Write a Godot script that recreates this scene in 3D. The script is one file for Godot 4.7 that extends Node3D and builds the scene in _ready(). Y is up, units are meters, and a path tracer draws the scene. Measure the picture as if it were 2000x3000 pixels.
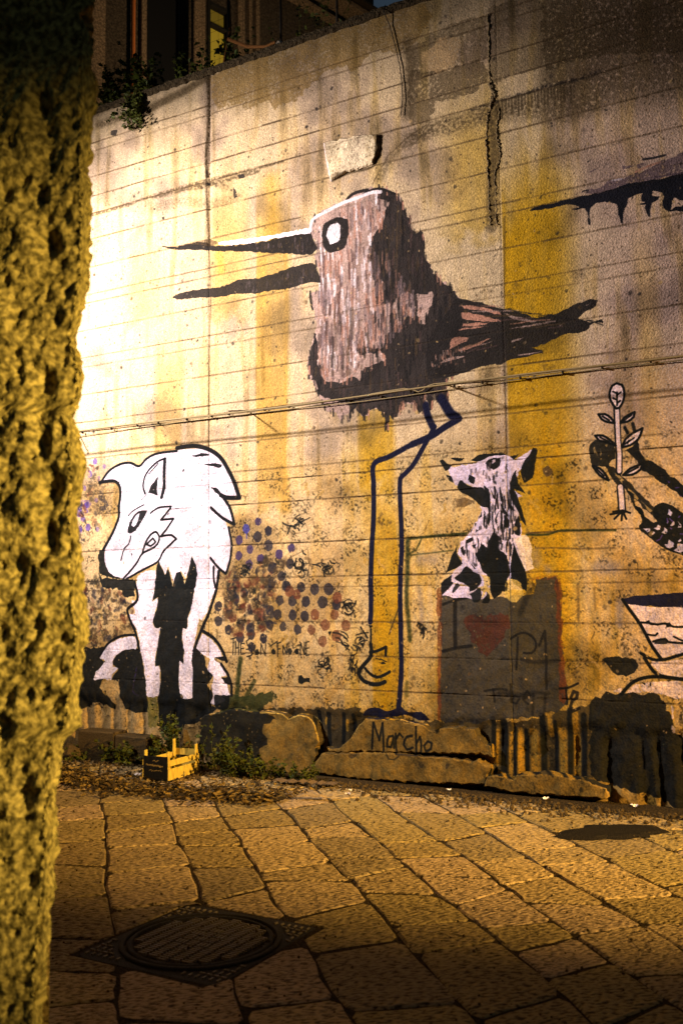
extends Node3D
# A graffiti wall in a back lane at night. Wall plane z = 0, x along it to the right, y up, z out of the wall towards the lane.

const X0 := -8.0            # left end of the painted stretch of wall
const S := 284.4444         # texture pixels per metre on that stretch (7.2 m = 2048 px)
const PW := 2048
const PH := 1824
const CELL := 8
const CW := 256
const CH := 228
const BOARDS := [0.72, 0.993, 1.27, 1.557, 1.647, 1.94, 2.30, 2.50, 2.595, 2.858, 3.138, 3.225, 3.503, 3.777, 3.875, 4.151, 4.429, 4.512, 4.788, 5.077, 5.34, 5.52, 5.72, 5.985, 6.074]

const EYE := Transform3D(Vector3(0.86015, -0.01089, -0.50993), Vector3(0.05114, 0.99658, 0.06498), Vector3(0.50747, -0.08197, 0.85776), Vector3(0.0, 1.50, 7.1226))
const SLAB_A := [2315,151,2333,304,2321,408,2382,445,2551,479,2703,511,2969,501,2992,509,3071,508,3205,504,3271,466,3359,502,3456,494,3520,457,3551,370,3581,284,3539,237,3543,149,3505,76,3494,13,3267,4,2933,-14,2584,-24]
const SLAB_B := [3634,243,3758,248,3831,305,3883,347,3924,427,4016,508,4117,500,4235,505,4312,502,4436,484,4530,483,4576,448,4645,421,4665,458,4761,474,4852,489,4869,470,4958,475,4975,423,5044,371,5087,358,5094,271,4989,287,4775,272,4647,267,4298,246,3962,231,3654,201]
const SLAB_C := [3589,192,3652,201,3969,227,4314,248,4418,243,4661,244,4877,239,4930,223,4992,248,5104,188,5051,136,5049,65,4784,54,4415,30,4126,23,3916,22,3608,27,3503,27,3535,118]
const KERB := [5040,56,5055,129,5137,155,5264,130,5290,164,5319,166,5469,186,5599,189,5694,174,5773,177,5912,132,5950,117,5948,50,5754,43,5514,36,5265,35]
const PATCH := [3658,5391,3681,5233,3720,5041,3880,5077,4024,5080,4139,5085,4193,5199,4195,5326,4028,5365,3827,5385]

var pal := {
	"wash": Color8(136, 110, 102), "chalk": Color8(196, 180, 184), "mauve": Color8(94, 77, 78), "plum": Color8(66, 48, 46), "rose": Color8(136, 94, 78), "soot": Color8(27, 23, 22), "ink": Color8(15, 14, 15),
	"umber": Color8(60, 45, 30), "navy": Color8(14, 14, 32), "white": Color8(172, 158, 170), "black": Color8(13, 14, 15), "tan": Color8(146, 116, 72), "violet": Color8(62, 44, 104), "purple": Color8(36, 27, 60),
	"cobalt": Color8(46, 44, 100), "slate": Color8(25, 23, 31), "rust": Color8(70, 34, 24), "seam": Color8(120, 110, 112), "lilac": Color8(160, 144, 168), "bone": Color8(170, 150, 136), "straw": Color8(160, 132, 66),
	"graphite": Color8(36, 34, 34), "oxide": Color8(76, 36, 18), "blood": Color8(58, 23, 17), "pale": Color8(176, 152, 156), "plumgrey": Color8(66, 52, 58), "navyblack": Color8(15, 15, 21), "green": Color8(30, 34, 16),
	"greyblue": Color8(92, 84, 96), "grime_shade": Color8(50, 39, 25), "ochredirt": Color8(84, 63, 30), "wallclean": Color8(158, 126, 88), "rustband": Color8(158, 116, 28), "dirt": Color8(36, 30, 20), "ochre": Color8(122, 90, 30),
	"moss": Color8(74, 68, 26), "plinth": Color8(88, 68, 32), "patchpale": Color8(186, 166, 138),
}
var px := PackedByteArray()      # the wall's colours, RGB
var hm := PackedByteArray()      # the wall's fine relief
var ids := PackedByteArray()     # which mural a cell of the wall belongs to
var tile := PackedByteArray()    # 512 x 512 of fine noise, for wear
var grain_tile := PackedByteArray()
var rng := RandomNumberGenerator.new()
var mats := {}
var taken := {}


# ---------------------------------------------------------------- naming
func numbered(called: String) -> String:
	taken[called] = taken.get(called, -1) + 1
	return called if taken[called] == 0 else "%s_%03d" % [called, taken[called]]


func thing(called: String, label: String, category: String, at := Vector3.ZERO, turn := 0.0, group := "") -> Node3D:
	var o := Node3D.new()
	o.name = numbered(called)
	add_child(o, true)
	o.position = at
	o.rotation.y = turn
	o.set_meta("label", label)
	o.set_meta("category", category)
	if group:
		o.set_meta("group", group)
	return o


func part(called: String, mesh: Mesh, m: Material, parent: Node, at := Vector3.ZERO, turn := Vector3.ZERO) -> MeshInstance3D:
	var o := MeshInstance3D.new()
	o.name = called
	o.mesh = mesh
	o.material_override = m
	parent.add_child(o, true)
	o.position = at
	o.rotation = turn
	return o


func copy(o: Node3D, label := "") -> Node3D:
	var c: Node3D = o.duplicate()
	c.name = numbered(String(o.name).rstrip("0123456789").rstrip("_"))
	add_child(c, true)
	if label:
		c.set_meta("label", label)
	return c


# ---------------------------------------------------------------- meshes
func begin() -> SurfaceTool:
	var st := SurfaceTool.new()
	st.begin(Mesh.PRIMITIVE_TRIANGLES)
	return st


func face(st: SurfaceTool, pts: Array, out: Vector3, uvs := []) -> void:
	# a flat convex face whose front looks along out
	var n: Vector3 = (pts[1] - pts[0]).cross(pts[2] - pts[0])
	var flip := n.dot(out) > 0.0
	n = n.normalized() * (1.0 if flip else -1.0)
	for i in range(1, pts.size() - 1):
		for k in ([0, i + 1, i] if flip else [0, i, i + 1]):
			st.set_normal(n)
			st.set_uv(uvs[k] if uvs else Vector2(pts[k].x + pts[k].z, pts[k].y))
			st.add_vertex(pts[k])


func box(st: SurfaceTool, c: Vector3, s: Vector3, b := Basis.IDENTITY, ch := 0.0) -> void:
	# a box, its edges chamfered by ch
	var h := s / 2.0
	for ax in 3:
		for sg in [-1.0, 1.0]:
			var n := Vector3.ZERO
			n[ax] = sg
			var u := Vector3.ZERO
			u[(ax + 1) % 3] = h[(ax + 1) % 3] - ch
			var v := Vector3.ZERO
			v[(ax + 2) % 3] = h[(ax + 2) % 3] - ch
			var o := n * h[ax]
			face(st, [c + b * (o - u - v), c + b * (o + u - v), c + b * (o + u + v), c + b * (o - u + v)], b * n)
			if ch > 0.0:
				for sg2 in [-1.0, 1.0]:
					var a2 := (ax + 1) % 3
					var n2 := Vector3.ZERO
					n2[a2] = sg2
					var e := Vector3.ZERO
					e[(ax + 2) % 3] = h[(ax + 2) % 3] - ch
					var p := n * h[ax] + n2 * (h[a2] - ch)
					var q := n * (h[ax] - ch) + n2 * h[a2]
					face(st, [c + b * (p - e), c + b * (p + e), c + b * (q + e), c + b * (q - e)], b * (n + n2))


func tube(st: SurfaceTool, pts: Array, r0: float, r1: float, sides := 6) -> void:
	var rings := []
	for i in pts.size():
		var d: Vector3 = (pts[mini(i + 1, pts.size() - 1)] - pts[maxi(i - 1, 0)]).normalized()
		var u := d.cross(Vector3(0.31, 0.2, 0.93) if absf(d.z) < 0.8 else Vector3.RIGHT).normalized()
		var v := d.cross(u)
		var r: float = lerpf(r0, r1, i / maxf(pts.size() - 1, 1))
		var ring := []
		for k in sides:
			ring.append([pts[i] + (u * cos(TAU * k / sides) + v * sin(TAU * k / sides)) * r, u * cos(TAU * k / sides) + v * sin(TAU * k / sides)])
		rings.append(ring)
	for i in pts.size() - 1:
		for k in sides:
			var a = rings[i][k]
			var b = rings[i][(k + 1) % sides]
			var c = rings[i + 1][(k + 1) % sides]
			var d = rings[i + 1][k]
			var flip: bool = (b[0] - a[0]).cross(c[0] - a[0]).dot(a[1] + b[1]) > 0.0
			for w in ([a, c, b, a, d, c] if flip else [a, b, c, a, c, d]):
				st.set_normal(w[1])
				st.set_uv(Vector2(w[0].x, w[0].y))
				st.add_vertex(w[0])
	for e in [0, pts.size() - 1]:
		var cap := []
		for w in rings[e]:
			cap.append(w[0])
		face(st, cap, (pts[e] - pts[1 if e == 0 else e - 1]))


func lathe(st: SurfaceTool, prof: Array, sides := 32, c := Vector3.ZERO) -> void:
	# prof: [radius, height] from the outside bottom over the top to the inside
	for i in prof.size() - 1:
		for k in sides:
			var a0 := TAU * k / sides
			var a1 := TAU * (k + 1) / sides
			var q := []
			for w in [[prof[i], a0], [prof[i], a1], [prof[i + 1], a1], [prof[i + 1], a0]]:
				q.append(c + Vector3(cos(w[1]) * w[0][0], w[0][1], sin(w[1]) * w[0][0]))
			var dr: float = prof[i + 1][0] - prof[i][0]
			var dy: float = prof[i + 1][1] - prof[i][1]
			var am := (a0 + a1) / 2.0
			if q[0].distance_to(q[1]) < 1e-6:
				q.remove_at(1)
			elif q[2].distance_to(q[3]) < 1e-6:
				q.remove_at(3)
			face(st, q, Vector3(cos(am) * dy, -dr, sin(am) * dy))


func lump(seed_: int, s: Vector3, rough := 0.25) -> ArrayMesh:
	# a small broken stone resting on its base
	var st := begin()
	var r := RandomNumberGenerator.new()
	r.seed = seed_
	var rings := []
	for i in 4:
		var ring := []
		var t: float = [0.0, 0.35, 0.75, 1.0][i]
		for k in 7:
			var w: float = [0.95, 1.0, 0.75, 0.3][i] * r.randf_range(1.0 - rough, 1.0 + rough)
			ring.append(Vector3(cos(TAU * k / 7.0) * w * s.x / 2, t * s.y * r.randf_range(0.85, 1.0), sin(TAU * k / 7.0) * w * s.z / 2))
		rings.append(ring)
	for i in 3:
		for k in 7:
			var a: Vector3 = rings[i][k]
			var b: Vector3 = rings[i][(k + 1) % 7]
			var c: Vector3 = rings[i + 1][(k + 1) % 7]
			var d: Vector3 = rings[i + 1][k]
			var out := (a + b + c + d) / 4.0 - Vector3(0, s.y * 0.3, 0)
			face(st, [a, b, c], out)
			face(st, [a, c, d], out)
	face(st, rings[3], Vector3.UP)
	return st.commit()


# ---------------------------------------------------------------- textures and materials
func noise_image(w: int, h: int, freq: float, seed_: int, octaves := 4, kind := FastNoiseLite.TYPE_SIMPLEX_SMOOTH, seamless := false) -> Image:
	var n := FastNoiseLite.new()
	n.noise_type = kind
	n.seed = seed_
	n.frequency = freq
	n.fractal_octaves = octaves
	var im: Image = n.get_seamless_image(w, h) if seamless else n.get_image(w, h)
	im.convert(Image.FORMAT_L8)
	return im


func tex(im: Image) -> ImageTexture:
	return ImageTexture.create_from_image(im)


func ramp(im: Image, lo: float, hi: float, floor_ := 0.0, gain := 1.0) -> Image:
	# grey values between lo and hi; what lies under floor_ is stretched by gain
	var d := im.get_data()
	for i in d.size():
		var t := d[i] / 255.0
		t = clampf((t - floor_) * gain, 0.0, 1.0)
		d[i] = int(255.0 * lerpf(lo, hi, t))
	return Image.create_from_data(im.get_width(), im.get_height(), false, Image.FORMAT_L8, d)


func mat(called: String, c: Color, rough := 0.9, albedo: Texture2D = null, height: Texture2D = null, depth := 1.0, tri := 0.0) -> StandardMaterial3D:
	var m := StandardMaterial3D.new()
	m.resource_name = called
	m.albedo_color = c
	m.roughness = rough
	m.metallic_specular = 0.15
	if albedo:
		m.albedo_texture = albedo
	if height:
		m.heightmap_enabled = true
		m.heightmap_texture = height
		m.heightmap_scale = depth
	if tri > 0.0:
		m.uv1_triplanar = true
		m.uv1_world_triplanar = true
		m.uv1_scale = Vector3.ONE * tri
	mats[called] = m
	return m


# ---------------------------------------------------------------- paint on the wall
func blend(i: int, c: Color, a: float) -> void:
	var k := i * 3
	px[k] = int(px[k] + (c.r8 - px[k]) * a)
	px[k + 1] = int(px[k + 1] + (c.g8 - px[k + 1]) * a)
	px[k + 2] = int(px[k + 2] + (c.b8 - px[k + 2]) * a)


func to_px(mm: Array) -> PackedVector2Array:
	var r := PackedVector2Array()
	for i in range(0, mm.size(), 2):
		r.append(Vector2(mm[i] * 0.001 * S, PH - mm[i + 1] * 0.001 * S))
	return r


func ragged(p: PackedVector2Array, rough: float) -> PackedVector2Array:
	var r := PackedVector2Array()
	for i in p.size():
		var a := p[i]
		var b := p[(i + 1) % p.size()]
		var n := maxi(1, int(a.distance_to(b) / 9.0))
		for k in n:
			r.append(a.lerp(b, float(k) / n) + Vector2(rng.randf_range(-rough, rough), rng.randf_range(-rough, rough)) * 0.45)
	return r


func rounded(p: PackedVector2Array, closed: bool) -> PackedVector2Array:
	# hand-drawn curves through traced points
	var n := p.size()
	var r := PackedVector2Array()
	for i in (n if closed else n - 1):
		var a := p[(i - 1 + n) % n] if closed else p[maxi(i - 1, 0)]
		var b := p[i]
		var c := p[(i + 1) % n]
		var d := p[(i + 2) % n] if closed else p[mini(i + 2, n - 1)]
		var steps := clampi(int(b.distance_to(c) / 7.0), 1, 8)
		# no overshoot round sharp corners
		var kb := 0.5 * clampf(((b - a).normalized().dot((c - b).normalized()) + 0.35) * 1.2, 0.0, 1.0)
		var kc := 0.5 * clampf(((c - b).normalized().dot((d - c).normalized()) + 0.35) * 1.2, 0.0, 1.0)
		var l := b.distance_to(c)
		var tb := (c - a).normalized() * l * kb * 2.0
		var tc := (d - b).normalized() * l * kc * 2.0
		for k in steps:
			var t := float(k) / steps
			var t2 := t * t
			var t3 := t2 * t
			r.append(b * (2 * t3 - 3 * t2 + 1) + tb * (t3 - 2 * t2 + t) + c * (-2 * t3 + 3 * t2) + tc * (t3 - t2))
	if not closed:
		r.append(p[n - 1])
	return r


func fp(id: int, col: String, alpha: float, wear: float, rough: int, mm: Array) -> void:
	# a painted patch
	var p := ragged(rounded(to_px(mm), true), rough)
	var c: Color = pal[col]
	var lo := PH
	var hi := 0
	for v in p:
		lo = mini(lo, int(floor(v.y)))
		hi = maxi(hi, int(ceil(v.y)))
	var n := p.size()
	var limit := int(wear * 255.0 * 1.3)
	var cr := c.r * 255.0
	var cg := c.g * 255.0
	var cb := c.b * 255.0
	for y in range(maxi(lo, 0), mini(hi, PH - 1) + 1):
		var cuts := PackedFloat32Array()
		var yc := y + 0.5
		for i in n:
			var a := p[i]
			var b := p[i + 1 if i + 1 < n else 0]
			if (a.y <= yc) != (b.y <= yc):
				cuts.append(a.x + (yc - a.y) / (b.y - a.y) * (b.x - a.x))
		cuts.sort()
		for k in range(0, cuts.size() - 1, 2):
			var x0 := clampi(int(cuts[k] + 0.5), 0, PW - 1)
			var x1 := clampi(int(cuts[k + 1] + 0.5), 0, PW)
			for x in range(x0, x1):
				var t := tile[((y & 511) << 9) + (x & 511)]
				var t2 := tile[(((y >> 3) + 200 & 511) << 9) + ((x >> 3) + 90 & 511)]
				var al := alpha * (0.9 + t * 0.0004)
				if t + t2 * 0.6 - 70.0 < limit:
					al *= 0.35
				if x == x0 or x == x1 - 1:
					al *= 0.5
				var sh := 0.68 + t2 * 0.0016 + t * 0.0010
				var q := (y * PW + x) * 3
				px[q] = int(px[q] + (cr * sh - px[q]) * al)
				px[q + 1] = int(px[q + 1] + (cg * sh - px[q + 1]) * al)
				px[q + 2] = int(px[q + 2] + (cb * sh - px[q + 2]) * al)
			if id:
				for cx in range(x0 >> 3, ((x1 - 1) >> 3) + 1):
					ids[(y >> 3) * CW + cx] = id


func st(id: int, col: String, alpha: float, width: int, soft: float, wear: float, mm: Array) -> void:
	# a painted line; soft 1 is a spray
	if alpha <= 0.0:
		return
	var p := to_px(mm)
	if p.size() > 2:
		p = rounded(p, false)
	var c: Color = pal[col]
	var r := maxf(width * 0.001 * S * 0.5, 0.7)
	var reach := r * (1.0 + soft * 0.9) + 1.0
	var lo := p[0]
	var hi := p[0]
	for v in p:
		lo = lo.min(v)
		hi = hi.max(v)
	var x0 := clampi(int(lo.x - reach), 0, PW - 1)
	var y0 := clampi(int(lo.y - reach), 0, PH - 1)
	var x1 := clampi(int(hi.x + reach) + 1, 0, PW)
	var y1 := clampi(int(hi.y + reach) + 1, 0, PH)
	var w := x1 - x0
	if w <= 0 or y1 <= y0:
		return
	var cover := PackedByteArray()
	cover.resize(w * (y1 - y0))
	var inner := r * (1.0 - soft * 0.85)
	for i in p.size() - 1:
		var a := p[i]
		var b := p[i + 1]
		var d := b - a
		var l2 := maxf(d.length_squared(), 0.001)
		for y in range(maxi(y0, int(minf(a.y, b.y) - reach)), mini(y1, int(maxf(a.y, b.y) + reach) + 1)):
			# only the stretch of this row that can lie within reach
			var xa := maxi(x0, int(minf(a.x, b.x) - reach))
			var xb := mini(x1, int(maxf(a.x, b.x) + reach) + 1)
			if absf(d.y) > 4.0:
				var t0 := clampf((y - reach - a.y) / d.y, 0.0, 1.0)
				var t1 := clampf((y + reach - a.y) / d.y, 0.0, 1.0)
				xa = maxi(xa, int(a.x + minf(t0 * d.x, t1 * d.x) - reach))
				xb = mini(xb, int(a.x + maxf(t0 * d.x, t1 * d.x) + reach) + 1)
			for x in range(xa, xb):
				var v := Vector2(x + 0.5, y + 0.5)
				var t := clampf((v - a).dot(d) / l2, 0.0, 1.0)
				var dist := v.distance_to(a + d * t)
				if dist < reach:
					var s := 1.0 - smoothstep(inner, reach, dist)
					var q := (y - y0) * w + x - x0
					var s8 := int(s * 255.0)
					if s8 > cover[q]:
						cover[q] = s8
	var limit := int(wear * 255.0)
	for y in range(y0, y1):
		for x in range(x0, x1):
			var s8 := cover[(y - y0) * w + x - x0]
			if s8 > 3:
				var t := tile[((y & 511) << 9) + (x & 511)]
				var al := alpha * s8 / 255.0
				if soft > 0.5:
					al = clampf(al * (0.7 + t * 0.0026), 0.0, 1.0)
				if t < limit:
					al *= 0.35
				blend(y * PW + x, c, al)
				if id and s8 > 90:
					ids[(y >> 3) * CW + (x >> 3)] = id


func dots(id: int, col: String, alpha: float, radius: int, mm: Array) -> void:
	for i in range(0, mm.size(), 2):
		var r := radius * rng.randf_range(1.06, 1.28)
		var ring := []
		var a0 := rng.randf() * TAU
		for k in 16:
			var rr := r * (1.0 + 0.035 * sin(a0 + k * 1.9))
			ring.append(mm[i] + cos(TAU * k / 16) * rr)
			ring.append(mm[i + 1] + sin(TAU * k / 16) * rr * 1.04)
		fp(id, col, minf(1.0, alpha * rng.randf_range(0.9, 1.1)), 0.14, 2, ring)


func hatch(id: int, n: int, lo: int, hi: int, w: int, alpha: float, cols: Array, mm: Array) -> void:
	# upright brush strokes inside an outline
	var p := PackedVector2Array()
	for i in range(0, mm.size(), 2):
		p.append(Vector2(mm[i], mm[i + 1]))
	var a := p[0]
	var b := p[0]
	for v in p:
		a = a.min(v)
		b = b.max(v)
	var made := 0
	for k in n * 5:
		var q := Vector2(rng.randf_range(a.x, b.x), rng.randf_range(a.y, b.y))
		if not Geometry2D.is_point_in_polygon(q, p):
			continue
		var l := rng.randf_range(lo, hi)
		var e := q - Vector2(rng.randf_range(-8, 8), l)
		if not Geometry2D.is_point_in_polygon(e, p):
			e = q - Vector2(0, lo * 0.5)
		st(id, cols[rng.randi() % cols.size()], alpha * rng.randf_range(0.5, 1.1), int(w * rng.randf_range(0.5, 1.2)), 0.5, 0.22, [q.x, q.y, (q.x + e.x) / 2 + rng.randf_range(-4, 4), (q.y + e.y) / 2, e.x, e.y])
		made += 1
		if made >= n:
			break


func fringe(id: int, n: int, lo: int, hi: int, w: int, col: String, mm: Array) -> void:
	# short upright strokes that break up an outline
	for k in n:
		var i := rng.randi() % (mm.size() / 2)
		var j := (i + 1) % (mm.size() / 2)
		var t := rng.randf()
		var q := Vector2(lerpf(mm[i * 2], mm[j * 2], t), lerpf(mm[i * 2 + 1], mm[j * 2 + 1], t))
		var l := rng.randf_range(lo, hi)
		st(id, col, rng.randf_range(0.5, 1.0), int(w * rng.randf_range(0.5, 1.3)), 0.5, 0.2, [q.x, q.y + l * 0.4, q.x + rng.randf_range(-8, 8), q.y - l * 0.6])


func smudges(id: int, n: int, mm: Array) -> void:
	var p := PackedVector2Array()
	for i in range(0, mm.size(), 2):
		p.append(Vector2(mm[i], mm[i + 1]))
	var a := p[0]
	var b := p[0]
	for v in p:
		a = a.min(v)
		b = b.max(v)
	for k in n * 2:
		var q := Vector2(rng.randf_range(a.x, b.x), rng.randf_range(a.y, b.y))
		if Geometry2D.is_point_in_polygon(q, p):
			var e := q + Vector2.from_angle(rng.randf() * TAU) * rng.randf_range(10, 60)
			st(id, ["slate", "umber", "black", "rust", "tan", "umber"][rng.randi() % 6], rng.randf_range(0.3, 0.75), rng.randi_range(10, 50), 0.5, 0.35, [q.x, q.y, e.x, e.y])


func scribble(id: int, mm: Array) -> void:
	# loops of thin ink, as in a sketched face
	var c := Vector2.ZERO
	var n := mm.size() / 2
	for i in n:
		c += Vector2(mm[i * 2], mm[i * 2 + 1]) / n
	var sx := 0.0
	var sy := 0.0
	for i in n:
		sx = maxf(sx, absf(mm[i * 2] - c.x))
		sy = maxf(sy, absf(mm[i * 2 + 1] - c.y))
	for k in 15:
		var o := c + Vector2(rng.randf_range(-0.6, 0.6) * sx, rng.randf_range(-0.6, 0.6) * sy)
		var line := []
		var a := rng.randf() * TAU
		var turn := rng.randf_range(-0.9, 0.9)
		for j in rng.randi_range(3, 6):
			line.append(o.x)
			line.append(o.y)
			o += Vector2(cos(a) * sx, sin(a) * sy) * rng.randf_range(0.15, 0.3)
			a += turn
		st(id, "black", rng.randf_range(0.6, 0.95), rng.randi_range(5, 13), 0.3, 0.1, line)
	var edge := mm.duplicate()
	edge.append(mm[0])
	edge.append(mm[1])
	st(id, "umber", 0.45, 7, 0.5, 0.35, edge)


func paint_base() -> void:
	# bare concrete at half size, then enlarged: tone, cold joints, rust bands
	var w := PW / 2
	var h := PH / 2
	var broad := noise_image(w, h, 0.006, 11, 4).get_data()
	var mid := noise_image(w, h, 0.03, 12, 4).get_data()
	var thin := noise_image(w, 96, 0.035, 13, 4)
	thin.resize(w, h, Image.INTERPOLATE_CUBIC)
	var run := thin.get_data()
	var fine := noise_image(w, h, 0.21, 14, 3).get_data()
	px.resize(w * h * 3)
	# rust bands: left, right, softness of the left and right edges, bottom, top, strength
	var bands := [[-5.08, -4.72, 0.02, 0.03, 2.2, 5.0, 0.7], [-6.25, -5.92, 0.05, 0.05, 2.6, 3.7, 0.5], [-4.05, -3.72, 0.03, 0.04, 2.3, 3.15, 0.8], [-3.95, -3.68, 0.02, 0.02, 0.4, 2.3, 0.95], [-2.74, -2.22, 0.012, 0.16, 0.9, 4.75, 1.0], [-5.6, -5.2, 0.1, 0.1, 4.0, 5.2, 0.5], [-6.6, -6.2, 0.2, 0.2, 4.1, 4.9, 0.35], [-1.75, -1.6, 0.05, 0.05, 2.2, 4.0, 0.3], [-3.2, -2.74, 0.2, 0.1, 4.3, 5.4, 0.5]]
	for y in h:
		var yy := (h - y - 0.5) * 2.0 / S
		var low := smoothstep(2.75, 2.5, yy)
		var lower := smoothstep(1.5, 0.6, yy)
		for x in w:
			var i := y * w + x
			var xx := X0 + (x + 0.5) * 2.0 / S
			var b := broad[i] / 255.0
			var m := mid[i] / 255.0
			var s := run[i] / 255.0
			var f := fine[i] / 255.0
			var r := 166.0
			var g := 141.0
			var bl := 110.0
			var pink := smoothstep(-2.5, -1.7, xx) * 0.55 + smoothstep(0.5, 0.75, b) * 0.3
			r += pink * 2.0
			g -= pink * 5.0
			bl += pink * 16.0
			# warm run-off
			var warm := smoothstep(0.45, 0.85, s) * 0.26 + low * (0.14 + 0.26 * smoothstep(0.4, 0.75, b)) + lower * 0.2
			for k in bands:
				if xx > k[0] - 0.3 and xx < k[1] + 0.4 and yy > k[4] - 0.5 and yy < k[5] + 0.5:
					var e := smoothstep(k[0] - k[2], k[0] + k[2], xx + (s - 0.5) * 0.03) * (1.0 - smoothstep(k[1] - k[3], k[1] + k[3], xx + (s - 0.5) * 0.08))
					e *= smoothstep(k[4] - 0.12, k[4] + 0.12, yy + (m - 0.5) * 0.3) * (1.0 - smoothstep(k[5] - 0.5, k[5] + 0.35, yy + (s - 0.5) * 0.6))
					warm = maxf(warm, e * k[6] * (0.72 + 0.5 * s))
			warm = clampf(warm, 0.0, 1.0)
			r = lerpf(r, 148.0, warm)
			g = lerpf(g, 109.0, warm)
			bl = lerpf(bl, 17.0 if xx > -4.2 else 40.0, warm)
			# greyer, dirtier low down and in patches
			var dirt := smoothstep(0.45, 0.75, m) * smoothstep(0.48, 0.72, f) * (0.15 + 0.42 * low) + lower * 0.12 + smoothstep(0.5, 0.85, b) * 0.26 + smoothstep(0.6, 0.95, s) * 0.2 * smoothstep(0.35, 0.6, b)
			dirt += smoothstep(5.7, 6.35, yy + (s - 0.5) * 0.5) * 0.3
			var k1 := 1.0 - clampf(dirt, 0.0, 0.7)
			var grain := 0.88 + 0.24 * f + (s - 0.5) * 0.12 + (b - 0.5) * 0.12
			px[i * 3] = clampi(int(r * k1 * grain), 0, 255)
			px[i * 3 + 1] = clampi(int(g * k1 * grain), 0, 255)
			px[i * 3 + 2] = clampi(int(bl * k1 * grain), 0, 255)
	var im := Image.create_from_data(w, h, false, Image.FORMAT_RGB8, px)
	im.resize(PW, PH, Image.INTERPOLATE_CUBIC)
	px = im.get_data()
	paint_joints(1.0)
	# pits and specks
	for k in 2600:
		var x := rng.randf_range(0, 7200)
		var y := rng.randf_range(300, 6300)
		st(0, "umber" if k % 3 else "soot", rng.randf_range(0.3, 0.8), rng.randi_range(4, 9) if k % 9 else rng.randi_range(12, 24), 0.5, 0.0, [x, y, x + rng.randf_range(-6, 6), y + rng.randf_range(-8, 8)])
	# scabs of rough render in the low band
	for k in 260:
		var x := rng.randf_range(600, 6800)
		var y := rng.randf_range(550, 2500)
		var line := []
		for j in 4:
			line.append(x)
			line.append(y)
			x += rng.randf_range(-40, 40)
			y -= rng.randf_range(5, 45)
		st(0, ["umber", "tan", "ochre", "grime_shade"][k % 4], rng.randf_range(0.2, 0.5), rng.randi_range(6, 26), 0.7, 0.4, line)


func paint_joints(much: float) -> void:
	# board joints hold dirt, more or less along their length
	for yb in BOARDS:
		var a := rng.randf_range(0.32, 0.68) * much
		for k in 36:
			var xa := k * 200
			st(0, "umber", a * (0.75 + 0.9 * n_mid.get_noise_2d(k * 5.0, yb * 900.0)), rng.randi_range(7, 12), 0.6, 0.2, [xa, yb * 1000 + rng.randf_range(-2, 2), xa + 200, yb * 1000 + rng.randf_range(-2, 2)])
	for seam in [[-5.606, 6.4, -5.64, 5.35, -5.59, 4.3, -5.6, 3.8, -5.615, 2.6, 0.5], [-2.72, 4.4, -2.745, 3.5, -2.75, 2.6, -2.755, 1.9, -2.74, 1.2, 0.45]]:
		var line := []
		for k in 5:
			line.append((seam[k * 2] - X0) * 1000)
			line.append(seam[k * 2 + 1] * 1000)
		st(0, "umber", seam[10] * much, 13, 0.7, 0.2, line)


func weather() -> void:
	# pits, chips and hairlines that came after the paint
	paint_joints(0.3)
	for k in 1500:
		var x := rng.randf_range(0, 7200)
		var y := rng.randf_range(500, 5600)
		st(0, ["umber", "tan", "soot", "wallclean"][k % 4], rng.randf_range(0.3, 0.75), rng.randi_range(4, 10) if k % 11 else rng.randi_range(12, 26), 0.5, 0.1, [x, y, x + rng.randf_range(-8, 8), y + rng.randf_range(-10, 10)])
	# sandy grain of the whole face
	var n := 0
	for y in PH:
		for x in PW:
			var g := 0.86 + grain_tile[((y & 255) << 8) + (x & 255)] * 0.0011
			px[n] = mini(255, int(px[n] * g))
			px[n + 1] = mini(255, int(px[n + 1] * g))
			px[n + 2] = mini(255, int(px[n + 2] * g))
			n += 3


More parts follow.
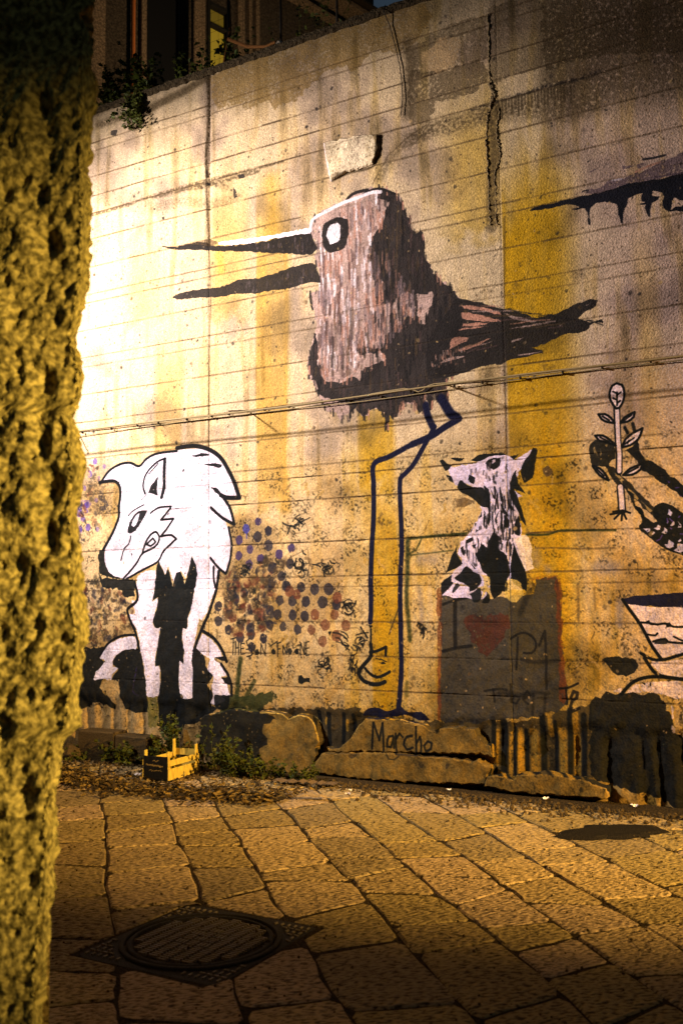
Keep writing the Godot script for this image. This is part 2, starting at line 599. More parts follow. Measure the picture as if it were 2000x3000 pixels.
func paint_grime_shade() -> void:
	# damp and soot under the coping, along joints, in drips; plus painted-in shade
	st(0, "grime_shade", 0.75, 78, 0.7, 0.05, [1511,6184,1679,6228,1898,6267,2113,6295,2375,6361])  # dark diagonal band below the coping at the left
	st(0, "grime_shade", 0.4, 46, 0.9, 0.05, [896,6367,1251,6387,1509,6384])
	st(0, "grime_shade", 0.55, 68, 0.9, 0.4, [988,6241,1194,6244,1397,6247,1567,6147])
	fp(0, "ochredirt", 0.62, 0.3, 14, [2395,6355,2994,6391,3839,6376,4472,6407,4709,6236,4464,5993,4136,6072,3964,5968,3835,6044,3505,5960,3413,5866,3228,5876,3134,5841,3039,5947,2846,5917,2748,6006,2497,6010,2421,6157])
	fp(0, "grime_shade", 0.45, 0.3, 14, [4464,5993,4526,6031,4626,6038,4784,6082,5126,6085,5173,6088,5164,5712,4968,5733,4796,5728,4620,5732,4461,5787])
	fp(0, "grime_shade", 0.58, 0.25, 14, [4481,5800,4795,5719,5118,5716,5162,5658,5150,5519,4962,5463,4732,5470,4651,5326,4493,5367,4457,5600])
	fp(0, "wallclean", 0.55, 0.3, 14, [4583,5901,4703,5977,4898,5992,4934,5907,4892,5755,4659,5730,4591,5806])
	st(0, "grime_shade", 0.5, 113, 1.0, 0.05, [4466,6049,4502,5850,4479,5669,4455,5452])
	fp(0, "grime_shade", 0.45, 0.2, 10, [5183,6121,5630,6047,5624,5524,5404,5518,5205,5503])
	fp(0, "grime_shade", 0.6, 0.3, 16, [5631,6082,6779,5769,6763,5354,6401,5398,6085,5475,5854,5492,5648,5465,5632,5505])  # mould stain, darkened further for the light falling off in this corner
	st(0, "grime_shade", 0.28, 259, 1.0, 0.3, [5747,5905,6864,5676])  # soft wide strokes from here on: corner shade put into the colour
	st(0, "grime_shade", 0.28, 258, 1.0, 0.3, [5745,5818,6861,5594])
	st(0, "grime_shade", 0.28, 258, 1.0, 0.3, [5742,5732,6858,5511])
	st(0, "grime_shade", 0.28, 257, 1.0, 0.3, [5740,5646,6854,5429])
	st(0, "grime_shade", 0.28, 257, 1.0, 0.3, [5737,5561,6851,5347])
	st(0, "grime_shade", 0.28, 257, 1.0, 0.3, [5735,5475,6848,5265])
	st(0, "grime_shade", 0.28, 256, 1.0, 0.3, [5732,5390,6845,5183])
	st(0, "grime_shade", 0.28, 256, 1.0, 0.3, [5729,5304,6842,5101])
	st(0, "grime_shade", 0.28, 255, 1.0, 0.3, [5727,5219,6838,5019])
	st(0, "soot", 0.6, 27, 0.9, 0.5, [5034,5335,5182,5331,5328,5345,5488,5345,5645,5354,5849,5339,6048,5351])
	st(0, "grime_shade", 0.6, 11, 0.6, 0.05, [5201,5344,5203,5290])
	st(0, "grime_shade", 0.6, 14, 0.6, 0.05, [5228,5344,5229,5225])
	st(0, "grime_shade", 0.6, 18, 0.6, 0.05, [5255,5343,5257,5263])
	st(0, "grime_shade", 0.6, 12, 0.6, 0.05, [5282,5341,5282,5196])
	st(0, "grime_shade", 0.6, 16, 0.6, 0.05, [5310,5341,5310,5235])
	st(0, "grime_shade", 0.6, 11, 0.6, 0.05, [5337,5339,5338,5273])
	st(0, "grime_shade", 0.6, 14, 0.6, 0.05, [5363,5339,5364,5208])
	st(0, "grime_shade", 0.6, 17, 0.6, 0.05, [5390,5338,5391,5247])
	st(0, "grime_shade", 0.6, 12, 0.6, 0.05, [5417,5336,5416,5181])
	st(0, "grime_shade", 0.6, 16, 0.6, 0.05, [5444,5336,5444,5219])
	st(0, "grime_shade", 0.6, 10, 0.6, 0.05, [5470,5334,5471,5257])
	st(0, "grime_shade", 0.6, 14, 0.6, 0.05, [5496,5334,5496,5193])
	st(0, "grime_shade", 0.6, 17, 0.6, 0.05, [5523,5334,5523,5231])
	st(0, "grime_shade", 0.6, 12, 0.6, 0.05, [5549,5332,5551,5269])
	st(0, "grime_shade", 0.6, 16, 0.6, 0.05, [5575,5331,5575,5203])
	st(0, "grime_shade", 0.6, 10, 0.6, 0.05, [5601,5329,5602,5241])
	st(0, "grime_shade", 0.6, 14, 0.6, 0.05, [5627,5329,5626,5177])
	st(0, "grime_shade", 0.6, 17, 0.6, 0.05, [5653,5329,5653,5215])
	st(0, "grime_shade", 0.6, 12, 0.6, 0.05, [5679,5327,5680,5252])
	st(0, "grime_shade", 0.6, 15, 0.6, 0.05, [5705,5327,5704,5188])
	st(0, "grime_shade", 0.6, 10, 0.6, 0.05, [5730,5325,5731,5225])
	st(0, "grime_shade", 0.6, 14, 0.6, 0.05, [5756,5325,5754,5162])
	st(0, "grime_shade", 0.6, 17, 0.6, 0.05, [5781,5324,5781,5199])
	st(0, "grime_shade", 0.6, 12, 0.6, 0.05, [5806,5322,5807,5237])
	st(0, "grime_shade", 0.6, 15, 0.6, 0.05, [5832,5322,5830,5172])
	st(0, "grime_shade", 0.6, 10, 0.6, 0.05, [5857,5320,5857,5209])
	st(0, "grime_shade", 0.4, 141, 1.0, 0.4, [5198,5256,5396,5238,5741,5113,5991,5114])
	st(0, "grime_shade", 0.5, 129, 0.9, 0.5, [4510,5214,4689,5262,4957,5247,5144,5270])
	st(0, "grime_shade", 0.4, 91, 1.0, 0.4, [4649,5253,4451,5229,4307,5115,4181,4958])
	st(0, "grime_shade", 0.6, 78, 0.8, 0.3, [5197,5185,5209,4934,5184,4659,5176,4345])
	st(0, "grime_shade", 0.55, 34, 0.8, 0.45, [1722,5330,2203,5320,2601,5305,2953,5310])
	st(0, "grime_shade", 0.3, 50, 0.8, 0.45, [2250,5309,2435,5312,2601,5231])
	st(0, "grime_shade", 0.25, 78, 0.8, 0.45, [1722,5219,2046,5215,2450,5115,2720,5119])
	st(0, "grime_shade", 0.55, 23, 0.8, 0.45, [784,5323,1313,5324,1706,5348,2344,5355,2770,5341,3224,5335])
	st(0, "grime_shade", 0.85, 19, 0.8, 0.45, [2369,6384,2382,6083,2382,5829,2357,5625,2370,5391])
	fp(0, "soot", 0.85, 0.1, 2, [2668,5210,2698,5197,2720,5119,2683,5114])
	fp(0, "soot", 0.85, 0.1, 2, [2358,5342,2404,5325,2389,5303,2358,5317])
	fp(0, "soot", 0.85, 0.1, 2, [2720,5327,2794,5317,2808,5283,2735,5287])
	fp(0, "soot", 0.85, 0.1, 2, [1722,5226,1755,5213,1747,5195,1722,5207])
	fp(0, "soot", 0.85, 0.1, 2, [1829,5113,1862,5113,1862,5081,1834,5087])
	fp(0, "soot", 0.85, 0.1, 2, [2351,5450,2381,5443,2366,5384])
	fp(0, "soot", 0.85, 0.1, 2, [3747,4981,3766,4977,3760,4955,3744,4965])
	fp(0, "soot", 0.85, 0.1, 2, [1160,6140,1248,6129,1234,6076,1161,6095])
	fp(0, "grime_shade", 0.6, 0.4, 8, [1391,6260,1561,6237,1618,6068,1421,6074])
	st(0, "rustband", 0.35, 144, 1.0, 0.05, [3095,5181,3122,4911,3092,4679])
	st(0, "rustband", 0.35, 74, 1.0, 0.05, [2510,4621,2540,4468])
	fp(0, "umber", 0.45, 0.5, 5, [3662,3829,3701,3857,3746,3822,3713,3787])
	fp(0, "umber", 0.45, 0.5, 5, [5047,3849,5124,3857,5199,3823,5133,3783])
	fp(0, "umber", 0.45, 0.5, 5, [5318,3865,5402,3851,5411,3808,5337,3810])
	fp(0, "umber", 0.45, 0.5, 5, [5790,3834,5889,3846,5917,3802,5818,3789])
	fp(0, "umber", 0.45, 0.5, 5, [5549,3203,5600,3206,5660,3189,5629,3133,5558,3162])
	fp(0, "umber", 0.45, 0.5, 5, [6034,3218,6100,3228,6137,3185,6078,3135,6032,3170])
	fp(0, "umber", 0.45, 0.5, 5, [5794,3880,5877,3890,5908,3830,5810,3847])
	fp(0, "patchpale", 0.75, 0.25, 4, [3658,5390,3805,5377,3990,5361,4119,5346,4168,5241,4140,5085,4012,5081,3881,5076,3721,5042,3683,5217])
	st(0, "chalk", 0.8, 19, 0.5, 0.05, [3660,5383,3683,5217,3721,5048])  # highlight painted on the left edge of the patch, towards the lamp
	st(0, "grime_shade", 0.7, 17, 0.6, 0.05, [3728,5041,3881,5070,4140,5080,4181,5238,4195,5327])  # shadow of the patch painted along its lower and right edges
	# low band: black drips and bare ochre ribs where the render has gone
	fp(0, "dirt", 0.85, 0.1, 14, [2869,499,2938,516,3231,540,3429,536,3558,551,3768,570,3923,577,3972,519,4549,511,5023,532,5244,536,5825,691,5806,77,5231,26,4922,-2,4076,8,3552,8,3445,26])
	st(0, "black", 0.9, 36, 0.35, 0.1, [3536,523,3538,229])
	st(0, "black", 0.9, 37, 0.35, 0.1, [3631,510,3639,244])
	st(0, "black", 0.9, 32, 0.35, 0.1, [3778,517,3770,280])
	st(0, "black", 0.9, 30, 0.35, 0.1, [3871,513,3868,338])
	st(0, "black", 0.9, 34, 0.35, 0.1, [5089,552,5088,141])
	st(0, "black", 0.9, 53, 0.35, 0.1, [5171,532,5161,131])
	st(0, "black", 0.9, 24, 0.35, 0.1, [5256,489,5247,154])
	st(0, "black", 0.9, 24, 0.35, 0.1, [5337,478,5332,153])
	st(0, "black", 0.9, 29, 0.35, 0.1, [5336,454,5334,161])
	st(0, "black", 0.9, 41, 0.35, 0.1, [5474,596,5463,172])
	st(0, "black", 0.9, 24, 0.35, 0.1, [5571,554,5556,179])
	st(0, "black", 0.9, 34, 0.35, 0.1, [5684,646,5665,157])
	st(0, "black", 0.9, 39, 0.35, 0.1, [5783,612,5767,104])
	st(0, "ochre", 0.85, 19, 0.4, 0.35, [5118,465,5107,207])
	st(0, "ochre", 0.85, 27, 0.4, 0.35, [5225,447,5213,151])
	st(0, "ochre", 0.85, 35, 0.4, 0.35, [5299,476,5286,157])
	st(0, "ochre", 0.85, 35, 0.4, 0.35, [5293,443,5294,158])
	st(0, "ochre", 0.85, 66, 0.4, 0.35, [5399,466,5399,158])
	st(0, "ochre", 0.85, 35, 0.4, 0.35, [5531,583,5532,458])
	st(0, "ochre", 0.85, 58, 0.4, 0.35, [5618,487,5617,169])
	st(0, "ochre", 0.85, 40, 0.4, 0.35, [5723,625,5717,146])
	st(0, "ochre", 0.85, 18, 0.4, 0.35, [3605,473,3599,428])
	st(0, "ochre", 0.85, 21, 0.4, 0.35, [3808,466,3807,387])
	st(0, "tan", 0.7, 11, 0.5, 0.45, [605,404,610,299])
	st(0, "tan", 0.7, 13, 0.5, 0.45, [760,412,767,245])
	st(0, "tan", 0.7, 21, 0.5, 0.45, [883,449,888,232])
	st(0, "tan", 0.7, 45, 0.5, 0.45, [976,422,983,237])
	st(0, "tan", 0.7, 12, 0.5, 0.45, [1026,456,1031,250])
	st(0, "tan", 0.7, 31, 0.5, 0.45, [1069,406,1078,243])
	st(0, "tan", 0.7, 16, 0.5, 0.45, [1138,482,1144,246])
	st(0, "tan", 0.7, 31, 0.5, 0.45, [1202,372,1211,250])
	st(0, "tan", 0.7, 61, 0.5, 0.45, [1347,420,1349,238])
	st(0, "tan", 0.7, 40, 0.5, 0.45, [1429,404,1431,233])
	st(0, "tan", 0.7, 50, 0.5, 0.45, [1524,399,1525,239])
	st(0, "tan", 0.7, 24, 0.5, 0.45, [1585,372,1586,232])
	fp(0, "tan", 0.8, 0.2, 5, [2078,564,2235,571,2223,464,2211,328,2123,333,2072,446])
	fp(0, "moss", 0.7, 0.3, 8, [1656,575,1808,577,1796,442,1777,303,1672,297,1651,455])
	fp(0, "ochre", 0.4, 0.6, 8, [6088,432,6170,393,6163,213,6073,206])
	fp(0, "tan", 0.35, 0.6, 8, [5908,329,5970,326,5967,242,5913,253])
	# what still stands of the old render keeps its ochre, black on the left
	fp(0, "plinth", 1, 0.15, 3, [2315,151,2333,304,2321,408,2382,445,2551,479,2703,511,2969,501,2992,509,3071,508,3205,504,3271,466,3359,502,3456,494,3520,457,3551,370,3581,284,3539,237,3543,149,3505,76,3494,13,3267,-14,2932,-42,2584,-61])
	fp(0, "plinth", 1, 0.15, 3, [3570,186,3634,243,3758,248,3831,305,3883,347,3924,427,4016,508,4117,500,4235,505,4312,502,4436,484,4530,483,4576,448,4645,421,4665,458,4761,474,4852,489,4869,470,4958,475,4975,423,5044,371,5087,358,5091,183,5037,99,5036,51,4109,4,3898,3,3505,14,3516,112])
	fp(0, "plinth", 0.9, 0.3, 4, [5040,56,5055,129,5137,155,5264,130,5290,164,5319,166,5469,186,5599,189,5694,174,5773,177,5950,136,5947,31,5265,21])
	fp(0, "black", 0.9, 0.1, 12, [2321,418,2551,479,2703,511,2969,496,3138,455,3014,357,3047,240,2967,153,3046,22,2932,-42,2584,-70,2315,151])
	st(0, "straw", 0.6, 11, 0.6, 0.3, [2986,497,3105,503,3205,495,3271,462,3359,493,3456,485,3520,448,3571,292])  # pale line painted as light catching the top edge of the lump
	st(0, "soot", 0.75, 20, 0.7, 0.05, [4298,246,4498,252,4647,263,4775,264,4953,261])
	st(0, "soot", 0.4, 12, 0.7, 0.05, [3962,223,3654,210])
	fp(0, "soot", 0.6, 0.3, 5, [4497,194,4553,194,4524,146,4496,161])
	fp(0, "soot", 0.6, 0.3, 5, [4719,203,4755,213,4745,156,4718,153])
	fp(0, "soot", 0.6, 0.3, 5, [3860,207,3952,231,3931,195,3870,182])


func paint_bird() -> void:
	# body: pale washes, then the dark flank, then upright brush strokes
	fp(1, "wash", 1, 0.05, 8, [3491,4635,3526,4739,3573,4781,3679,4805,3771,4832,3875,4838,3882,4846,3934,4886,4061,4892,4148,4889,4259,4842,4349,4783,4391,4708,4425,4623,4430,4578,4472,4558,4465,4521,4482,4457,4523,4416,4564,4425,4586,4349,4584,4231,4629,4157,4673,4052,4730,4000,4808,3933,4852,3873,4885,3822,4906,3745,4909,3629,4867,3530,4832,3451,4821,3222,4770,3208,4757,3125,4772,3040,4698,3017,4659,3073,4640,3086,4635,2992,4606,3016,4579,3093,4560,3032,4571,2956,4536,2949,4490,2997,4455,3027,4396,3033,4349,3012,4342,2959,4276,2939,4246,2958,4238,2862,4202,2865,4198,2974,4125,3019,4070,2998,4032,2963,3964,2998,3934,3045,3883,3017,3869,2941,3850,2954,3858,3009,3807,2992,3793,2949,3755,2986,3717,3034,3666,3039,3615,3101,3576,3195,3524,3269,3472,3366,3467,3481,3488,3581,3529,3735,3556,3788,3512,4001,3493,4096,3560,4099,3606,4160,3575,4269,3549,4355,3543,4413,3596,4450,3551,4551])
	fringe(1, 70, 20, 70, 12, "soot", [3491,4635,3526,4739,3573,4781,3679,4805,3771,4832,3875,4838,3882,4846,3934,4886,4061,4892,4148,4889,4259,4842,4349,4783,4391,4708,4425,4623,4430,4578,4472,4558,4465,4521,4482,4457,4523,4416,4564,4425,4586,4349,4584,4231,4629,4157,4673,4052,4730,4000,4808,3933,4852,3873,4885,3822,4906,3745,4909,3629,4867,3530,4832,3451,4821,3222,4770,3208,4757,3125,4772,3040,4698,3017,4659,3073,4640,3086,4635,2992,4606,3016,4579,3093,4560,3032,4571,2956,4536,2949,4490,2997,4455,3027,4396,3033,4349,3012,4342,2959,4276,2939,4246,2958,4238,2862,4202,2865,4198,2974,4125,3019,4070,2998,4032,2963,3964,2998,3934,3045,3883,3017,3869,2941,3850,2954,3858,3009,3807,2992,3793,2949,3755,2986,3717,3034,3666,3039,3615,3101,3576,3195,3524,3269,3472,3366,3467,3481,3488,3581,3529,3735,3556,3788,3512,4001,3493,4096,3560,4099,3606,4160,3575,4269,3549,4355,3543,4413,3596,4450,3551,4551])
	fp(1, "soot", 0.95, 0.05, 9, [4159,4785,4210,4870,4259,4842,4349,4783,4391,4708,4425,4623,4430,4578,4472,4558,4465,4521,4482,4457,4523,4416,4564,4425,4586,4349,4584,4231,4629,4157,4673,4052,4730,4000,4808,3933,4852,3873,4885,3822,4906,3745,4909,3629,4867,3530,4832,3451,4821,3222,4770,3208,4757,3125,4772,3040,4698,3017,4659,3073,4640,3086,4635,2992,4606,3016,4579,3093,4560,3032,4571,2956,4536,2949,4490,2997,4455,3027,4396,3033,4349,3012,4342,2959,4276,2939,4246,2958,4238,2862,4202,2865,4198,2974,4125,3019,4070,2998,4032,2963,3964,2998,3934,3045,3883,3017,3858,3075,3719,3123,3589,3194,3551,3266,3486,3387,3474,3480,3501,3590,3542,3733,3568,3627,3573,3467,3604,3372,3656,3299,3810,3280,3912,3312,3974,3272,4013,3355,4113,3397,4211,3417,4188,3486,4040,3484,3915,3523,3966,3571,4115,3529,4188,3519,4238,3588,4264,3661,4348,3670,4397,3750,4480,3726,4505,3787,4549,3662,4585,3668,4597,3730,4657,3817,4647,3883,4647,3907,4484,3912,4437,3942,4353,3934,4291,3878,4133,3893,4171,3942,4245,4029,4197,4070,4174,4163,4147,4045,4123,4038,4101,4254,4052,4319,4096,4355,4104,4466,4193,4549,4231,4619,4256,4681,4282,4737])
	fringe(1, 80, 25, 80, 13, "soot", [4159,4785,4210,4870,4259,4842,4349,4783,4391,4708,4425,4623,4430,4578,4472,4558,4465,4521,4482,4457,4523,4416,4564,4425,4586,4349,4584,4231,4629,4157,4673,4052,4730,4000,4808,3933,4852,3873,4885,3822,4906,3745,4909,3629,4867,3530,4832,3451,4821,3222,4770,3208,4757,3125,4772,3040,4698,3017,4659,3073,4640,3086,4635,2992,4606,3016,4579,3093,4560,3032,4571,2956,4536,2949,4490,2997,4455,3027,4396,3033,4349,3012,4342,2959,4276,2939,4246,2958,4238,2862,4202,2865,4198,2974,4125,3019,4070,2998,4032,2963,3964,2998,3934,3045,3883,3017,3858,3075,3719,3123,3589,3194,3551,3266,3486,3387,3474,3480,3501,3590,3542,3733,3568,3627,3573,3467,3604,3372,3656,3299,3810,3280,3912,3312,3974,3272,4013,3355,4113,3397,4211,3417,4188,3486,4040,3484,3915,3523,3966,3571,4115,3529,4188,3519,4238,3588,4264,3661,4348,3670,4397,3750,4480,3726,4505,3787,4549,3662,4585,3668,4597,3730,4657,3817,4647,3883,4647,3907,4484,3912,4437,3942,4353,3934,4291,3878,4133,3893,4171,3942,4245,4029,4197,4070,4174,4163,4147,4045,4123,4038,4101,4254,4052,4319,4096,4355,4104,4466,4193,4549,4231,4619,4256,4681,4282,4737])
	fringe(1, 60, 30, 90, 12, "rose", [4159,4785,4210,4870,4259,4842,4349,4783,4391,4708,4425,4623,4430,4578,4472,4558,4465,4521,4482,4457,4523,4416,4564,4425,4586,4349,4584,4231,4629,4157,4673,4052,4730,4000,4808,3933,4852,3873,4885,3822,4906,3745,4909,3629,4867,3530,4832,3451,4821,3222,4770,3208,4757,3125,4772,3040,4698,3017,4659,3073,4640,3086,4635,2992,4606,3016,4579,3093,4560,3032,4571,2956,4536,2949,4490,2997,4455,3027,4396,3033,4349,3012,4342,2959,4276,2939,4246,2958,4238,2862,4202,2865,4198,2974,4125,3019,4070,2998,4032,2963,3964,2998,3934,3045,3883,3017,3858,3075,3719,3123,3589,3194,3551,3266,3486,3387,3474,3480,3501,3590,3542,3733,3568,3627,3573,3467,3604,3372,3656,3299,3810,3280,3912,3312,3974,3272,4013,3355,4113,3397,4211,3417,4188,3486,4040,3484,3915,3523,3966,3571,4115,3529,4188,3519,4238,3588,4264,3661,4348,3670,4397,3750,4480,3726,4505,3787,4549,3662,4585,3668,4597,3730,4657,3817,4647,3883,4647,3907,4484,3912,4437,3942,4353,3934,4291,3878,4133,3893,4171,3942,4245,4029,4197,4070,4174,4163,4147,4045,4123,4038,4101,4254,4052,4319,4096,4355,4104,4466,4193,4549,4231,4619,4256,4681,4282,4737])
	hatch(1, 420, 40, 190, 17, 0.7, ["wash", "chalk", "mauve", "plum", "rose", "plum", "chalk", "rose"], [3512,4652,3882,4828,4210,4847,4231,4619,4104,4443,4101,4254,4123,4038,4115,3573,3912,3334,3630,3302,3553,3469,3570,3877,3519,4069,3560,4122,3600,4196,3563,4387])
	hatch(1, 240, 50, 200, 18, 0.7, ["soot", "plum", "rose", "mauve", "soot"], [4080,4515,4274,4277,4554,3901,4552,3780,4212,3505,4015,3498,3839,3522,4120,3881,4122,4014,4075,4203])
	hatch(1, 330, 40, 200, 16, 0.55, ["soot", "ink", "umber", "soot", "plum"], [4159,4785,4210,4870,4259,4842,4349,4783,4391,4708,4425,4623,4430,4578,4472,4558,4465,4521,4482,4457,4523,4416,4564,4425,4586,4349,4584,4231,4629,4157,4673,4052,4730,4000,4808,3933,4852,3873,4885,3822,4906,3745,4909,3629,4867,3530,4832,3451,4821,3222,4770,3208,4757,3125,4772,3040,4698,3017,4659,3073,4640,3086,4635,2992,4606,3016,4579,3093,4560,3032,4571,2956,4536,2949,4490,2997,4455,3027,4396,3033,4349,3012,4342,2959,4276,2939,4246,2958,4238,2862,4202,2865,4198,2974,4125,3019,4070,2998,4032,2963,3964,2998,3934,3045,3883,3017,3858,3075,3719,3123,3589,3194,3551,3266,3486,3387,3474,3480,3501,3590,3542,3733,3568,3627,3573,3467,3604,3372,3656,3299,3810,3280,3912,3312,3974,3272,4013,3355,4113,3397,4211,3417,4188,3486,4040,3484,3915,3523,3966,3571,4115,3529,4188,3519,4238,3588,4264,3661,4348,3670,4397,3750,4480,3726,4505,3787,4549,3662,4585,3668,4597,3730,4657,3817,4647,3883,4647,3907,4484,3912,4437,3942,4353,3934,4291,3878,4133,3893,4171,3942,4245,4029,4197,4070,4174,4163,4147,4045,4123,4038,4101,4254,4052,4319,4096,4355,4104,4466,4193,4549,4231,4619,4256,4681,4282,4737])
	fp(1, "mauve", 0.55, 0.3, 8, [3559,4088,3730,4094,3690,3975,3598,3967])
	st(1, "soot", 1.0, 12, 0.25, 0.05, [3493,4110,3492,4053,3505,3982,3518,3945])
	st(1, "soot", 0.95, 25, 0.25, 0.05, [3882,4851,3934,4880,4035,4886,4073,4883])
	st(1, "soot", 1.0, 16, 0.25, 0.05, [4009,4846,4085,4869,4185,4870,4331,4793])
	st(1, "chalk", 0.9, 26, 0.25, 0.05, [3498,4643,3519,4732,3593,4769,3712,4796,3830,4822,3958,4835,4110,4852,4197,4839])
	hatch(1, 70, 50, 200, 20, 0.5, ["plum", "umber", "mauve", "soot"], [3572,4037,4122,3992,4115,3551,4013,3366,3810,3280,3630,3313,3573,3467])
	fp(1, "plum", 0.12, 0.3, 12, [3927,4387,4078,4359,4198,4114,4122,3972,4117,3683,3965,3505,3812,3436,3684,3520,3727,3853,3729,3969,3847,4130])
	# beak, eye and tail
	fp(1, "soot", 1.0, 0.06, 4, [1823,4829,1968,4798,2094,4793,2251,4788,2374,4752,2420,4724,2600,4684,2806,4662,3021,4645,3134,4647,3232,4645,3315,4641,3410,4639,3498,4628,3524,4570,3570,4469,3489,4438,3299,4479,3091,4524,2878,4576,2659,4623,2435,4666,2328,4698,2047,4751,1920,4782])
	fp(1, "umber", 0.7, 0.3, 4, [2079,4800,2251,4788,2420,4780,2510,4725,2420,4722,2251,4757])
	hatch(1, 60, 25, 70, 9, 0.5, ["mauve", "umber", "ink"], [2806,4650,3498,4610,3556,4471,3368,4472,2950,4575])
	fp(1, "chalk", 1.0, 0.06, 4, [2495,4741,2806,4711,3022,4692,3232,4681,3485,4671,3498,4624,3315,4641,3134,4649,3021,4648,2806,4667,2600,4690,2510,4717])
	fp(1, "soot", 0.95, 0.06, 4, [1953,4308,2033,4326,2205,4335,2389,4322,2540,4315,2717,4340,2863,4326,3020,4323,3132,4333,3257,4352,3367,4361,3435,4361,3522,4356,3568,4285,3599,4164,3500,4193,3406,4186,3311,4173,3089,4181,2804,4198,2658,4222,2510,4217,2282,4254,2049,4273])
	hatch(1, 70, 20, 60, 12, 0.35, ["umber", "soot", "mauve"], [2510,4302,3501,4331,3567,4193,2804,4216])
	fp(1, "soot", 1.0, 0.06, 4, [3625,4666,3678,4696,3796,4706,3885,4648,3863,4459,3818,4422,3675,4420,3636,4468,3617,4552])
	fp(1, "chalk", 1.0, 0.06, 4, [3677,4633,3743,4665,3801,4636,3800,4551,3774,4499,3702,4490,3670,4542])
	fp(1, "soot", 1, 0.02, 4, [4869,3826,4979,3781,5078,3752,5228,3685,5375,3631,5457,3598,5508,3565,5580,3574,5651,3573,5763,3605,5843,3627,5922,3644,5979,3620,5973,3586,5880,3552,5830,3516,5916,3476,6004,3479,6027,3456,5925,3452,5915,3429,5836,3406,5757,3408,5676,3395,5574,3359,5471,3343,5552,3312,5557,3292,5428,3279,5302,3275,5249,3252,5174,3251,5044,3247,4877,3216,4765,3204,4593,3219,4623,3534,4776,3724])
	fp(1, "rose", 0.95, 0.1, 3, [4912,3756,5055,3727,5227,3654,5237,3627,5076,3688,4923,3733])
	fp(1, "rose", 0.95, 0.1, 3, [4900,3705,4977,3688,5204,3601,5236,3581,5085,3603,4910,3656])
	fp(1, "rose", 0.95, 0.1, 3, [4909,3614,5139,3585,5095,3576,4908,3588])
	fp(1, "rose", 0.95, 0.1, 3, [4874,3572,4974,3573,5128,3561,4996,3559,4874,3560])
	fp(1, "rose", 0.95, 0.1, 3, [4817,3507,4962,3497,4939,3469,4826,3437,4792,3416])
	fp(1, "rose", 0.95, 0.1, 3, [4865,3406,4938,3427,5048,3443,5147,3470,5136,3462,5026,3415,4870,3392])
	fp(1, "wash", 0.8, 0.2, 2, [5248,3645,5353,3604,5518,3538,5477,3538,5311,3595])
	fp(1, "wash", 0.8, 0.2, 2, [5266,3512,5414,3520,5527,3508,5392,3508])
	fp(1, "wash", 0.8, 0.2, 2, [5306,3417,5411,3433,5401,3424,5316,3406])
	fp(1, "wash", 0.8, 0.2, 2, [5048,3420,5168,3442,5091,3418])
	fp(1, "wash", 0.8, 0.2, 2, [5356,3307,5552,3305,5511,3296,5366,3295])
	fp(1, "wash", 0.8, 0.2, 2, [5689,3480,5730,3498,5699,3474])
	fp(1, "wash", 0.8, 0.2, 2, [5891,3604,5940,3616,5906,3597])
	fp(1, "wash", 0.8, 0.2, 2, [4779,3354,4936,3354,4925,3345,4710,3321])
	hatch(1, 60, 15, 50, 9, 0.6, ["rose", "soot", "wash"], [4622,3471,4938,3427,4935,3282,4630,3300])
	st(1, "rose", 0.6, 5, 0.5, 0.3, [4890,3759,4967,3740])
	st(1, "wash", 0.6, 6, 0.5, 0.3, [4996,3695,5106,3678])
	st(1, "umber", 0.6, 7, 0.5, 0.3, [5101,3639,5243,3622])
	st(1, "plum", 0.6, 8, 0.5, 0.3, [5205,3591,5283,3588])
	st(1, "rose", 0.6, 5, 0.5, 0.3, [5307,3550,5416,3545])
	st(1, "wash", 0.6, 6, 0.5, 0.3, [5408,3518,5548,3510])
	st(1, "umber", 0.6, 7, 0.5, 0.3, [5508,3492,5586,3495])
	st(1, "plum", 0.6, 8, 0.5, 0.3, [5607,3473,5715,3472])
	st(1, "rose", 0.6, 5, 0.5, 0.3, [4974,3746,5125,3715])
	st(1, "wash", 0.6, 6, 0.5, 0.3, [5079,3685,5165,3671])
	st(1, "umber", 0.6, 7, 0.5, 0.3, [5183,3633,5301,3618])
	st(1, "plum", 0.6, 8, 0.5, 0.3, [5286,3588,5434,3572])
	st(1, "rose", 0.6, 5, 0.5, 0.3, [5387,3551,5473,3547])
	st(1, "wash", 0.6, 6, 0.5, 0.3, [5487,3520,5603,3514])
	st(1, "umber", 0.6, 7, 0.5, 0.3, [5586,3498,5731,3488])
	st(1, "plum", 0.6, 8, 0.5, 0.3, [4942,3376,5037,3402])
	st(1, "rose", 0.6, 5, 0.5, 0.3, [5058,3732,5183,3706])
	st(1, "wash", 0.6, 6, 0.5, 0.3, [5162,3675,5318,3650])
	st(1, "umber", 0.6, 7, 0.5, 0.3, [5265,3626,5358,3615])
	st(1, "plum", 0.6, 8, 0.5, 0.3, [5366,3584,5490,3571])
	st(1, "rose", 0.6, 5, 0.5, 0.3, [5467,3551,5620,3536])
	st(1, "wash", 0.6, 6, 0.5, 0.3, [5566,3524,5658,3519])
	st(1, "umber", 0.6, 7, 0.5, 0.3, [4920,3422,5055,3438])
	st(1, "plum", 0.6, 8, 0.5, 0.3, [5026,3385,5192,3397])
	st(1, "rose", 0.6, 5, 0.5, 0.3, [5140,3720,5241,3698])
	st(1, "wash", 0.6, 6, 0.5, 0.3, [5243,3667,5375,3644])
	st(1, "soot", 0.7, 5, 0.5, 0.05, [4890,3796,4979,3771])
	st(1, "soot", 0.7, 6, 0.5, 0.05, [4973,3764,5064,3722])
	st(1, "soot", 0.7, 7, 0.5, 0.05, [5055,3732,5148,3704])
	st(1, "soot", 0.7, 5, 0.5, 0.05, [5136,3700,5232,3687])
	st(1, "soot", 0.7, 6, 0.5, 0.05, [5217,3669,5315,3670])
